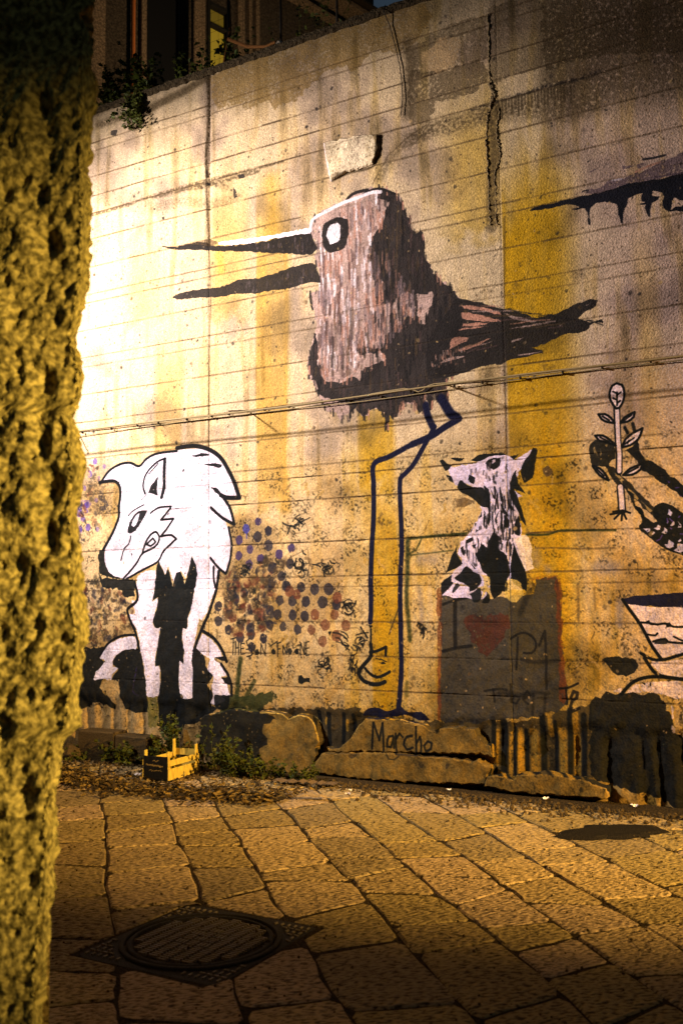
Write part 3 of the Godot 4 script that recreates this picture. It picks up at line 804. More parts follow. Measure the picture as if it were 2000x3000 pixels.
	st(1, "soot", 0.7, 7, 0.5, 0.05, [5297,3669,5396,3622])
	st(1, "soot", 0.7, 5, 0.5, 0.05, [5375,3638,5476,3606])
	st(1, "soot", 0.7, 6, 0.5, 0.05, [5453,3608,5556,3589])
	st(1, "soot", 0.7, 7, 0.5, 0.05, [5529,3577,5635,3573])
	st(1, "soot", 0.7, 5, 0.5, 0.05, [5606,3578,5713,3527])
	st(1, "soot", 0.7, 6, 0.5, 0.05, [5681,3548,5790,3512])
	st(1, "soot", 0.7, 7, 0.5, 0.05, [5755,3519,5866,3496])
	st(1, "soot", 0.7, 5, 0.5, 0.05, [5829,3490,5942,3481])
	st(1, "soot", 0.7, 6, 0.5, 0.05, [5902,3491,6016,3436])
	# legs and feet
	st(1, "navy", 1.0, 55, 0.25, 0.05, [4577,2998,4593,2912,4631,2824])
	st(1, "navy", 1.0, 73, 0.25, 0.05, [4715,3036,4754,2969,4797,2902,4841,2871])
	st(1, "navy", 1, 50, 0.15, 0.05, [4864,2859,4739,2803,4624,2746,4449,2693])
	st(1, "navy", 1, 41, 0.15, 0.05, [4456,2697,4243,2611,4097,2558,4091,2390,4091,2165,4071,1887,4054,1634,4054,1443,4045,1271])
	st(1, "navy", 1, 38, 0.15, 0.05, [4651,2816,4565,2687,4459,2531,4381,2459,4340,2423,4338,2152,4343,1877,4323,1632,4319,1251,4320,927,4300,658,4292,590])
	st(1, "soot", 0.7, 10, 0.5, 0.05, [4303,1385,4267,1298,4236,1229,4216,1176])
	fp(1, "navy", 1, 0, 2, [3962,514,3983,558,4044,585,4114,582,4173,562,4145,564,4233,571,4268,589,4298,629,4331,592,4355,571,4427,566,4493,572,4531,547,4558,511,4454,501,4378,540,4242,520,4084,503,4152,506,4073,515])


func paint_horse() -> void:
	# the black ground behind the figure, then the white coat, then the outlines
	fp(2, "black", 0.95, 0.05, 8, [1308,2259,1209,2100,1117,1964,1048,1941,1050,1814,1061,1592,1042,1732,1094,1680,1496,1661,1505,1501,1382,1502,1332,1564,1130,1579,1060,1643,1042,1757,1162,1686,1364,1670,1528,1704,1364,1695,1213,1735,1144,1837,1134,1964])
	fp(2, "black", 0.93, 0.1, 10, [650,996,1000,1003,1136,1017,1069,917,1154,881,1004,703,1156,721,1090,619,1209,538,1260,467,1226,441,1007,480,835,422,659,464])
	fp(2, "black", 0.97, 0.03, 4, [1255,908,1387,997,1582,1001,1623,869,1657,701,1665,576,1650,437,1506,418,1392,449,1341,556,1315,689,1224,711,1314,824,1247,847])
	fp(2, "black", 0.97, 0.03, 4, [2198,977,2258,1025,2355,934,2370,854,2450,798,2384,715,2443,614,2399,520,2487,502,2281,388,2222,355,2071,346,2085,576,2199,581])
	fp(2, "white", 1, 0.01, 2, [1066,2628,1202,2727,1320,2763,1437,2767,1561,2732,1651,2788,1779,2827,2017,2845,2202,2844,2369,2825,2488,2764,2577,2656,2642,2557,2707,2447,2721,2365,2598,2378,2525,2400,2591,2325,2642,2241,2666,2134,2561,2186,2612,2078,2634,1973,2626,1857,2582,1701,2502,1743,2502,1650,2473,1598,2429,1493,2220,1554,2235,1708,2204,1857,2128,1657,2067,1729,2006,1587,1919,1769,1880,1697,1801,1820,1721,1786,1593,1739,1414,1669,1297,1683,1196,1723,1135,1812,1125,1939,1192,2075,1275,2198,1300,2259,1323,2460,1297,2569,1237,2610])
	fp(2, "white", 1, 0.03, 4, [1529,1636,1593,1715,1777,1741,1755,1559,1731,1451,1803,1486,1772,1342,1741,1257,1773,1209,1828,1209,1805,1065,1774,957,1767,849,1822,856,1830,696,1808,588,1665,576,1657,701,1623,869,1590,989,1549,1158,1466,1280,1425,1323,1515,1341,1465,1464,1555,1458])
	fp(2, "white", 1, 0.03, 4, [2242,1731,2429,1704,2495,1702,2473,1598,2421,1458,2369,1342,2310,1271,2280,1295,2258,1166,2228,1072,2206,966,2199,581,2070,581,2047,703,2054,915,2100,887,2107,976,2084,1117,2091,1211,2137,1194,2160,1318,2190,1401,2227,1566])
	fp(2, "white", 1, 0.04, 4, [1061,923,1136,1005,1253,1075,1386,1114,1525,1116,1542,1006,1387,995,1255,908,1247,834,1322,822,1240,760,1224,698,1148,714,995,700,1028,779,1104,837,1146,881])
	fp(2, "tan", 0.9, 0.2, 8, [1123,695,1224,711,1315,689,1325,567,1259,516,1359,423,1377,327,1242,515,1175,586,1081,619])
	fp(2, "white", 1, 0.04, 4, [2258,1025,2325,1155,2429,1098,2502,1030,2545,956,2450,948,2458,925,2559,870,2588,791,2530,778,2595,712,2631,622,2530,612,2581,574,2458,529,2399,543,2443,620,2421,682,2450,775,2370,842,2406,924,2340,969])
	fp(2, "tan", 0.9, 0.2, 6, [2370,703,2450,775,2428,682,2406,659])
	fp(2, "black", 1, 0.02, 4, [1777,1741,1880,1691,1912,1714,1975,1587,2021,1712,2067,1723,2113,1597,2204,1732,2257,1707,2227,1566,2190,1401,2160,1318,2137,1194,2091,1211,2084,1117,2107,976,2100,887,2054,915,2047,703,2070,575,2086,347,1809,331,1808,588,1830,696,1822,856,1767,849,1774,957,1805,1065,1828,1209,1773,1209,1741,1257,1772,1342,1803,1486,1731,1451,1755,1559,1770,1668])
	fp(2, "black", 1.0, 0.06, 4, [1785,1796,1809,1826,1880,1697,1919,1769,1975,1575,1770,1578])
	fp(2, "black", 1.0, 0.06, 4, [2006,1575,2067,1729,2113,1633,2136,1573])
	fp(2, "black", 1.0, 0.06, 4, [2113,1574,2136,1668,2196,1863,2250,1773,2257,1666,2235,1572])
	fp(2, "black", 1, 0.02, 4, [1808,588,2085,599,2101,348,2086,261,1825,245])
	st(2, "ink", 1.0, 17, 0.25, 0.05, [1636,2466,1612,2542,1651,2651,1780,2753,1883,2782])
	st(2, "ink", 1.0, 30, 0.25, 0.05, [1875,2776,1868,2648,1869,2525,1837,2417])
	fp(2, "ink", 1.0, 0.06, 4, [1796,2628,1789,2530,1798,2431,1733,2460,1669,2470,1717,2547])
	st(2, "ink", 1.0, 10, 0.25, 0.05, [1684,2649,1796,2739])
	st(2, "ink", 0.5, 10, 0.25, 0.05, [1636,2491,1653,2452,1588,2406])
	fp(2, "ink", 1.0, 0.06, 4, [1409,2129,1458,2227,1540,2297,1662,2306,1614,2225,1525,2124,1443,2090])
	fp(2, "white", 1.0, 0.06, 4, [1462,2170,1499,2243,1565,2281,1557,2234,1500,2160])
	st(2, "ink", 1.0, 9, 0.25, 0.05, [1425,2266,1490,2312,1621,2361])
	st(2, "ink", 1.0, 15, 0.25, 0.05, [1702,2277,1798,2321,1956,2327])
	st(2, "ink", 1, 18, 0.12, 0.05, [1948,2313,1831,2207,1980,2212,1910,2132,1831,2053,1957,2060,2012,2022,1942,1973,1864,1915,1801,1826,1721,1786,1593,1739,1414,1666])
	st(2, "ink", 1, 18, 0.12, 0.05, [1600,1899,1672,2044,1768,2099,1812,2051,1784,1979,1720,1944,1608,1901,1544,1821,1446,1730,1372,1667])
	st(2, "ink", 1.0, 15, 0.25, 0.05, [1653,1983,1736,2039,1765,2004,1704,1967,1659,1983])
	st(2, "ink", 1.0, 11, 0.25, 0.05, [1460,2071,1427,1991,1378,1956,1337,1845])
	st(2, "ink", 1.0, 21, 0.25, 0.05, [1057,2597,1168,2711,1320,2770,1454,2771,1561,2732,1650,2794,1779,2834,2017,2841])
	st(2, "ink", 1, 37, 0.15, 0.05, [2017,2867,2218,2870,2384,2826,2518,2744,2621,2606,2693,2472,2733,2362,2591,2372,2525,2397])
	st(2, "ink", 1, 26, 0.15, 0.05, [2547,2387,2634,2264,2675,2128,2547,2189,2414,2290])
	st(2, "ink", 1, 21, 0.15, 0.05, [2612,2102,2642,1972,2630,1822,2578,1693,2488,1755,2407,1837])
	st(2, "ink", 1, 28, 0.2, 0.05, [1049,2610,1152,2616,1246,2610,1305,2562,1318,2472,1304,2360,1300,2259,1225,2112,1108,1952])
	st(2, "ink", 1.0, 19, 0.25, 0.05, [2443,1757,2443,1663,2461,1574])
	st(2, "ink", 1, 28, 0.15, 0.05, [2502,1714,2473,1551,2399,1353,2295,1166,2221,1001])
	st(2, "ink", 1, 25, 0.15, 0.05, [1509,1636,1546,1470,1416,1366,1533,1146,1574,989])
	st(2, "ink", 1.0, 20, 0.25, 0.05, [1069,929,1186,1055,1352,1126,1516,1137])
	st(2, "ink", 1, 28, 0.15, 0.05, [2332,1178,2458,1110,2545,1008,2591,917])
	st(2, "ink", 1, 25, 0.15, 0.05, [2530,892,2595,814,2638,724,2645,623])
	fp(2, "ink", 1.0, 0.06, 4, [2450,950,2596,957,2595,917,2501,926])
	fp(2, "ink", 1.0, 0.06, 4, [2530,776,2617,781,2645,713,2574,722])
	fp(2, "ink", 1.0, 0.06, 4, [2414,2478,2473,2468,2562,2398,2532,2376])
	fp(2, "ink", 1.0, 0.06, 4, [2187,2782,2339,2796,2407,2765,2218,2768])
	fp(2, "ink", 1.0, 0.06, 4, [2332,2687,2459,2698,2547,2670,2533,2645])
	fp(2, "black", 0.95, 0.06, 4, [2443,614,2631,622,2588,507,2457,500])
	st(2, "violet", 0.45, 6, 0.8, 0.5, [1551,843,1512,708,1496,611,1569,572])
	st(2, "seam", 0.35, 6, 0.4, 0.05, [1322,2586,1587,2593,1971,2586,2369,2576])
	st(2, "seam", 0.45, 6, 0.4, 0.05, [1125,1951,1816,1941,2369,1933,2648,1935])
	st(2, "seam", 0.4, 6, 0.4, 0.05, [1309,2209,1589,2214,1815,2210])


func paint_dots() -> void:
	dots(3, "purple", 0.85, 35, [2933,2141,2726,1986,2844,1900,2725,1847,3285,1896,3155,1848,2960,1816,2838,1767])
	dots(3, "cobalt", 0.85, 37, [2803,2084])
	st(3, "cobalt", 0.8, 9, 0.25, 0.05, [2806,2060,2809,1998])
	dots(3, "slate", 0.85, 40, [3043,2055,2926,2007,3042,1927,3081,1733,2948,1698,3267,1761,2695,1588,3074,1601,3177,1660,3227,1571,3377,1560,3513,1540,3652,1543,3158,1451,3287,1445,3425,1440,3592,1434,3725,1411,3056,1367,3135,1330,3292,1325,3413,1316,2623,1329,2929,1315,2784,1515,2695,1463,2610,1195,2741,1253,2502,1271,2502,1402])
	dots(3, "rust", 0.75, 38, [2819,1605,3731,1470,3708,1330,3516,1330,2611,1411,2760,1382,2741,1201,3260,1529,3337,1500])
	dots(3, "slate", 0.85, 37, [2986,1123,2741,1129,2858,1154,2864,1046,3190,1227,3340,1205,3055,1240,2847,1211])
	dots(3, "rust", 0.7, 38, [3482,1202,3617,1244,3589,1108,3722,1155,3812,1241,2964,1315,2658,1305])
	dots(3, "violet", 0.75, 29, [986,2821,917,2701,768,2451,758,2348,886,2402,830,2267,901,2178,796,2165])
	dots(3, "violet", 0.5, 23, [845,2819,1108,2764,1034,2650,849,2567,1008,2438,1023,2156])
	fp(3, "violet", 0.8, 0.35, 8, [732,2479,815,2492,839,2404,805,2354,853,2300,746,2297,710,2359])
	fp(3, "violet", 0.7, 0.4, 8, [827,2448,933,2433,945,2347,876,2316,840,2378])
	fp(3, "violet", 0.6, 0.4, 8, [688,2213,807,2199,808,2113,702,2100])
	smudges(3, 40, [714,2881,1055,2837,1064,2137,739,2021])
	fp(3, "umber", 0.4, 0.45, 14, [919,2589,1286,2573,1309,2462,1306,2295,923,2314])
	fp(3, "slate", 0.6, 0.4, 8, [1081,2570,1139,2574,1105,2500,1175,2369,1084,2314,1061,2358,1106,2389,1036,2479])
	smudges(3, 150, [676,1649,1060,1643,1365,1514,1498,1378,1532,1158,1000,1028,667,1047])
	smudges(3, 110, [2517,1690,3083,1690,3080,1174,2646,1147,2546,1377])
	smudges(3, 60, [2719,1755,3251,1817,3249,1613,2975,1334,2574,1296,2575,1565])
	# small pasted sketches of faces
	scribble(11, [3242,2155,3264,2041,3320,2020,3452,2038,3431,2099,3343,2150])
	scribble(11, [3536,1736,3623,1789,3708,1786,3755,1704,3664,1660,3568,1690])
	scribble(11, [3745,1371,3788,1451,3851,1460,3881,1406,3942,1362,3828,1322])
	scribble(11, [3273,1817,3451,1886,3449,1683,3317,1667])
	scribble(11, [3506,917,3625,992,3688,957,3666,859,3549,846])
	scribble(11, [3722,1191,3930,1219,3990,1096,3876,997,3741,1030])
	scribble(11, [3824,978,3927,972,3874,856])
	scribble(11, [4460,1247,4537,1248,4516,1171])
	scribble(11, [2731,1774,2884,1751,2861,1657,2707,1679])
	fp(11, "black", 1.0, 0.06, 4, [3353,822,3375,827,3408,797,3462,803,3467,758,3418,761,3386,750,3336,758,3337,780])


func paint_lettering() -> void:
	st(4, "black", 0.85, 8, 0.2, 0.05, [2634,1113,2700,1128])
	st(4, "black", 0.85, 8, 0.2, 0.05, [2664,1118,2660,980])
	st(4, "black", 0.85, 8, 0.2, 0.05, [2691,1095,2687,981])
	st(4, "black", 0.85, 8, 0.2, 0.05, [2726,1096,2725,982])
	st(4, "black", 0.85, 8, 0.2, 0.05, [2691,1036,2725,1039])
	st(4, "black", 0.85, 8, 0.2, 0.05, [2750,1077,2750,984,2788,989])
	st(4, "black", 0.85, 8, 0.2, 0.05, [2750,1075,2786,1079])
	st(4, "black", 0.85, 8, 0.2, 0.05, [2750,1032,2778,1034])
	st(4, "black", 0.85, 8, 0.2, 0.05, [2841,1121,2806,1097,2823,1059,2870,1022,2864,980,2813,965])
	st(4, "black", 0.85, 7, 0.2, 0.05, [2960,1080,2956,985])
	st(4, "black", 0.85, 7, 0.2, 0.05, [2960,1076,3002,983])
	st(4, "black", 0.85, 7, 0.2, 0.05, [3008,1086,3004,978])
	st(4, "black", 0.85, 7, 0.2, 0.05, [3133,1088,3135,972])
	st(4, "black", 0.85, 7, 0.2, 0.05, [3128,1083,3165,1093])
	st(4, "black", 0.85, 7, 0.2, 0.05, [3135,1035,3161,1039])
	st(4, "black", 0.85, 7, 0.2, 0.05, [3189,1065,3191,990])
	st(4, "black", 0.85, 7, 0.2, 0.05, [3192,1064,3225,997])
	st(4, "black", 0.85, 7, 0.2, 0.05, [3227,1080,3225,994])
	st(4, "black", 0.85, 7, 0.2, 0.05, [3367,1098,3368,988])
	st(4, "black", 0.85, 7, 0.2, 0.05, [3369,1094,3407,994])
	st(4, "black", 0.85, 7, 0.2, 0.05, [3408,1098,3407,994])
	st(4, "black", 0.85, 7, 0.2, 0.05, [3425,1098,3424,987])
	st(4, "black", 0.85, 7, 0.2, 0.05, [3425,1098,3452,1103])
	st(4, "black", 0.85, 7, 0.2, 0.05, [3424,1047,3447,1050])
	st(4, "black", 0.85, 7, 0.2, 0.05, [3424,987,3453,992])
	st(4, "black", 0.85, 8, 0.2, 0.05, [2805,1026,2840,1031])
	st(4, "black", 0.85, 7, 0.2, 0.05, [3065,1063,3133,1102])
	dots(4, "black", 0.95, 22, [2916,1003,3093,1010,3258,1019,3328,1020])
	# the crescent face below it
	st(5, "black", 1, 30, 0.12, 0.05, [4045,1089,4049,1001,3977,921,3930,858,3955,810,4035,774,4126,775,4171,794])
	st(5, "black", 1, 21, 0.12, 0.05, [3992,895,4032,856,4096,828,4166,848,4216,875])
	st(5, "black", 1, 21, 0.12, 0.05, [4039,1027,4100,1037,4185,1072,4179,1004])
	fp(5, "black", 1.0, 0.06, 4, [4027,1242,4073,1242,4047,1204])
	st(5, "black", 1.0, 13, 0.25, 0.05, [4047,1211,4047,1080])
	st(5, "black", 1.0, 11, 0.25, 0.05, [3954,1228,4016,1142])
	st(5, "black", 1.0, 5, 0.25, 0.05, [4089,976,4149,968,4188,952])
	fp(5, "black", 1.0, 0.06, 4, [4123,942,4158,960,4188,939,4148,925])
	fp(5, "black", 1.0, 0.06, 4, [3638,1194,3685,1195,3658,1150])
	fp(5, "black", 1.0, 0.06, 4, [3939,1100,3995,1101,3969,1061])
	fp(5, "black", 1.0, 0.06, 4, [3849,886,3890,892,3869,851])
	fp(5, "black", 1.0, 0.06, 4, [3929,1131,3960,1162,3965,1122,3934,1104])


func paint_wolf() -> void:
	fp(6, "lilac", 1, 0.06, 5, [4760,2476,4816,2487,4938,2491,5014,2503,5102,2539,5156,2552,5251,2535,5313,2505,5386,2539,5459,2567,5432,2495,5373,2435,5342,2413,5329,2344,5281,2308,5286,2277,5373,2222,5336,2205,5339,2116,5350,1958,5354,1898,5393,1653,5362,1644,5369,1511,4737,1576,5092,1499,5038,1449,4683,1486,4694,1587,4789,1654,4753,1646,4866,1734,4834,1796,4847,1867,4914,1945,4993,2053,5033,2132,4988,2286,4880,2354,4846,2331,4802,2359])
	fp(6, "bone", 0.85, 0.1, 8, [5297,1901,5400,1911,5428,1798,5434,1662,5373,1658,5325,1782])
	fp(6, "black", 1, 0.04, 2, [4834,2316,4863,2376,4956,2319,5053,2302,5114,2188,5103,2148,5028,2162,4964,2227,4878,2272])
	fp(6, "black", 1, 0.04, 2, [4688,2543,4716,2552,4760,2507,4799,2499,4771,2465,4737,2455])
	fp(6, "black", 1, 0.04, 2, [4742,2425,4792,2411,4807,2354,4769,2372])
	fp(6, "black", 1, 0.04, 2, [4773,2560,4906,2544,4883,2526,4828,2527])
	fp(6, "black", 1, 0.04, 2, [4955,2521,5016,2559,5124,2565,5246,2550,5240,2540,5112,2541,5036,2511])
	fp(6, "black", 1, 0.04, 2, [5074,2493,5101,2519,5197,2526,5191,2464,5142,2435,5100,2456])
	fp(6, "black", 1, 0.04, 2, [5271,2528,5350,2542,5302,2500])
	fp(6, "black", 1, 0.04, 2, [5363,2451,5417,2516,5460,2582,5495,2574,5477,2482,5448,2356,5380,2321,5361,2372])
	fp(6, "black", 1, 0.04, 2, [5288,2377,5321,2424,5339,2324,5399,2231,5307,2276,5336,2195,5374,2075,5392,1990,5352,2036,5323,2117,5273,2199,5265,2299])
	fp(6, "black", 1, 0.04, 2, [5183,2184,5219,2142,5256,2068,5213,2097])
	fp(6, "black", 1, 0.04, 2, [5187,2124,5154,2045,5173,1985,5214,1945,5142,2026,5149,2086])
	fp(6, "black", 1, 0.04, 2, [5218,2087,5259,2041,5252,1981,5210,1993])
	fp(6, "black", 1, 0.04, 2, [5092,2129,5112,2087,5089,2006,5079,2059])
	fp(6, "black", 1, 0.04, 2, [5057,2135,5069,2070,5056,1986,5041,2051])
	fp(6, "black", 1, 0.04, 2, [5146,2171,5158,2135,5134,2104])
	fp(6, "black", 1, 0.04, 2, [5032,2122,5037,2081,5004,2061])
	fp(6, "black", 1, 0.04, 2, [5242,2205,5313,2107,5261,2135])
	fp(6, "black", 1, 0.04, 2, [5333,2077,5346,1997,5339,1919,5293,1940,5300,2019])
	fp(6, "black", 1, 0.04, 2, [4976,2039,4998,2028,4975,2003])
	fp(6, "black", 1, 0.04, 2, [4953,1994,4959,1979,4934,1960])
	fp(6, "black", 1, 0.04, 2, [4986,1988,5007,1977,4980,1958])
	fp(6, "black", 1, 0.04, 2, [5053,2322,5096,2289,5115,2198,5073,2250])
	fp(6, "black", 1, 0.04, 2, [5096,2320,5147,2226,5136,2207])
	fp(6, "black", 1, 0.04, 2, [5149,2306,5174,2244,5168,2205])
	fp(6, "black", 1, 0.04, 2, [5192,2303,5200,2203,5225,2162])
	fp(6, "black", 1, 0.04, 2, [5140,2352,5161,2340,5160,2315])
	fp(6, "black", 1, 0.04, 2, [4941,2411,4990,2387,4978,2337,4924,2372])
	fp(6, "black", 1, 0.04, 2, [4897,1905,4957,1923,4968,1903,4902,1875])
	fp(6, "black", 1, 0.04, 2, [4945,1863,4989,1872,4977,1832])
	fp(6, "black", 1, 0.04, 2, [4852,1846,4879,1866,4889,1784,4867,1795])
	fp(6, "black", 1, 0.04, 2, [4990,1937,5011,1891,4999,1861])
	fp(6, "black", 1, 0.04, 2, [4931,1733,4984,1681,4962,1682])
	fp(6, "lilac", 1.0, 0.06, 4, [5123,2515,5155,2517,5159,2491,5133,2483])
	fp(6, "black", 1, 0.03, 4, [4976,1802,5025,1820,5021,1891,5073,1819,5086,1888,5130,1957,5172,1925,5169,1826,5205,1795,5241,1745,5237,1617,5224,1513,5098,1514,5079,1610,5037,1660,5007,1731])
	fp(6, "black", 1, 0.03, 3, [5285,1852,5344,1732,5391,1585,5379,1511,5288,1557,5258,1626])
	fp(6, "black", 1, 0.03, 3, [4841,1887,4823,1807,4865,1724,4787,1675,4720,1657,4779,1798])
	fp(6, "black", 1, 0.03, 3, [4680,1575,4779,1644,4769,1586,4787,1578,4721,1511,4685,1477])
	fp(6, "black", 1, 0.03, 3, [4792,1611,4844,1652,4900,1710,4935,1676,5006,1633,5014,1566,4922,1500,4914,1542,4842,1585])
	fp(6, "black", 1, 0.02, 3, [4983,1792,5039,1865,5092,1830,5130,1945,5164,1902,5188,1786,5231,1776,5253,1628,5217,1579,5180,1489,5118,1449,5092,1499,5095,1614,5017,1716])
	fp(6, "black", 1, 0.03, 3, [5286,1873,5326,1757,5381,1642,5383,1496,5354,1528,5322,1594,5262,1628])
	fp(6, "black", 0.95, 0.06, 4, [4922,1492,5013,1533,5020,1450,4957,1425])
	fp(6, "black", 0.95, 0.06, 4, [5038,1458,5070,1503,5088,1482,5077,1424,5019,1425])
	fp(6, "black", 0.9, 0.06, 4, [4786,1544,4824,1577,4842,1552,4766,1485])
	hatch(6, 70, 40, 130, 11, 0.9, ["black", "ink"], [5097,2330,5267,2348,5348,2254,5351,1977,5254,1863,5130,1947,5002,1992,5049,2131])
	hatch(6, 26, 10, 35, 14, 0.7, ["slate", "black", "mauve"], [4793,2463,5058,2494,5270,2478,5246,2350,5096,2320,4902,2373])
	hatch(6, 46, 30, 110, 11, 0.85, ["black", "ink"], [4893,1956,5087,1958,5276,1921,5273,1783,5124,1708,4952,1702,4856,1795])
	fp(6, "straw", 0.8, 0.15, 5, [5206,1465,5226,1579,5296,1598,5346,1537,5353,1480,5300,1431,5231,1440])
	fp(6, "straw", 0.75, 0.2, 5, [5016,1641,5091,1614,5094,1548,5071,1532,5109,1465,5091,1449,5066,1507,5029,1449,5011,1458,5040,1541])
	st(6, "black", 0.9, 6, 0.25, 0.05, [5226,1571,5220,1514])


func paint_panel() -> void:
	fp(7, "graphite", 0.9, 0.05, 8, [4683,1479,4794,1504,4993,1489,5104,1457,5430,1498,5459,1586,5622,1601,5635,1334,5644,962,5653,668,5081,534,4651,511,4669,1068])
	fp(7, "oxide", 0.7, 0.25, 6, [4644,1542,4686,1554,4681,1144,4663,661,4652,520,4624,515,4626,659,4640,1143])
	fp(7, "oxide", 0.75, 0.25, 6, [5602,1594,5649,1601,5646,1157,5664,796,5652,686,5612,700,5615,1077,5604,1394])
	fp(7, "oxide", 0.5, 0.4, 6, [5418,1605,5627,1619,5626,1592,5417,1587])
	fp(7, "blood", 0.62, 0.2, 10, [4870,1296,4934,1338,5041,1318,5165,1347,5242,1298,5218,1208,5151,1109,5088,1051,5060,1014,4999,1033,4956,1106,4912,1180])
	st(7, "ink", 0.8, 29, 0.4, 0.05, [4797,1515,4792,1313,4792,1079])
	st(7, "ink", 0.8, 17, 0.4, 0.05, [4693,1410,4800,1443,4914,1462])
	st(7, "ink", 0.8, 22, 0.4, 0.05, [4685,1047,4801,1075,4924,1093])
	st(7, "ink", 0.75, 14, 0.4, 0.05, [5284,926,5296,1039,5301,1160])
	st(7, "ink", 0.75, 14, 0.4, 0.05, [5247,1151,5300,1185,5360,1197,5430,1154,5441,1090,5406,1049,5347,1048])
	st(7, "ink", 0.7, 16, 0.45, 0.05, [5467,1106,5513,1211,5518,996,5512,790])
	st(7, "ink", 0.5, 24, 0.7, 0.05, [5329,1000,5430,982,5605,998])
	st(7, "ink", 0.5, 40, 0.8, 0.05, [5429,1540,5366,1435,5329,1338])
	st(7, "ink", 0.9, 13, 0.3, 0.05, [5611,796,5677,804,5750,838])
	st(7, "ink", 0.9, 11, 0.3, 0.05, [5660,804,5665,687])
	st(7, "ink", 0.85, 19, 0.25, 0.05, [5695,732,5716,780,5744,769,5739,734,5702,713,5689,670,5700,635,5753,661])
	st(7, "ink", 0.7, 15, 0.5, 0.05, [5027,755,5151,776,5203,770])
	st(7, "ink", 0.7, 15, 0.5, 0.05, [5098,766,5105,677])
	st(7, "ink", 0.7, 13, 0.5, 0.05, [5238,812,5239,683,5270,733,5304,710,5277,669,5239,683])
	st(7, "ink", 0.7, 13, 0.5, 0.05, [5338,712,5389,738,5365,769,5330,711,5371,673])
	st(7, "ink", 0.5, 21, 0.8, 0.05, [5318,740,5420,760,5528,756])
	st(7, "ink", 0.5, 17, 0.7, 0.05, [5411,744,5403,593])
	st(7, "ink", 0.5, 17, 0.7, 0.05, [5503,748,5491,613])
	st(7, "ink", 0.5, 32, 0.8, 0.05, [5150,744,5364,729])


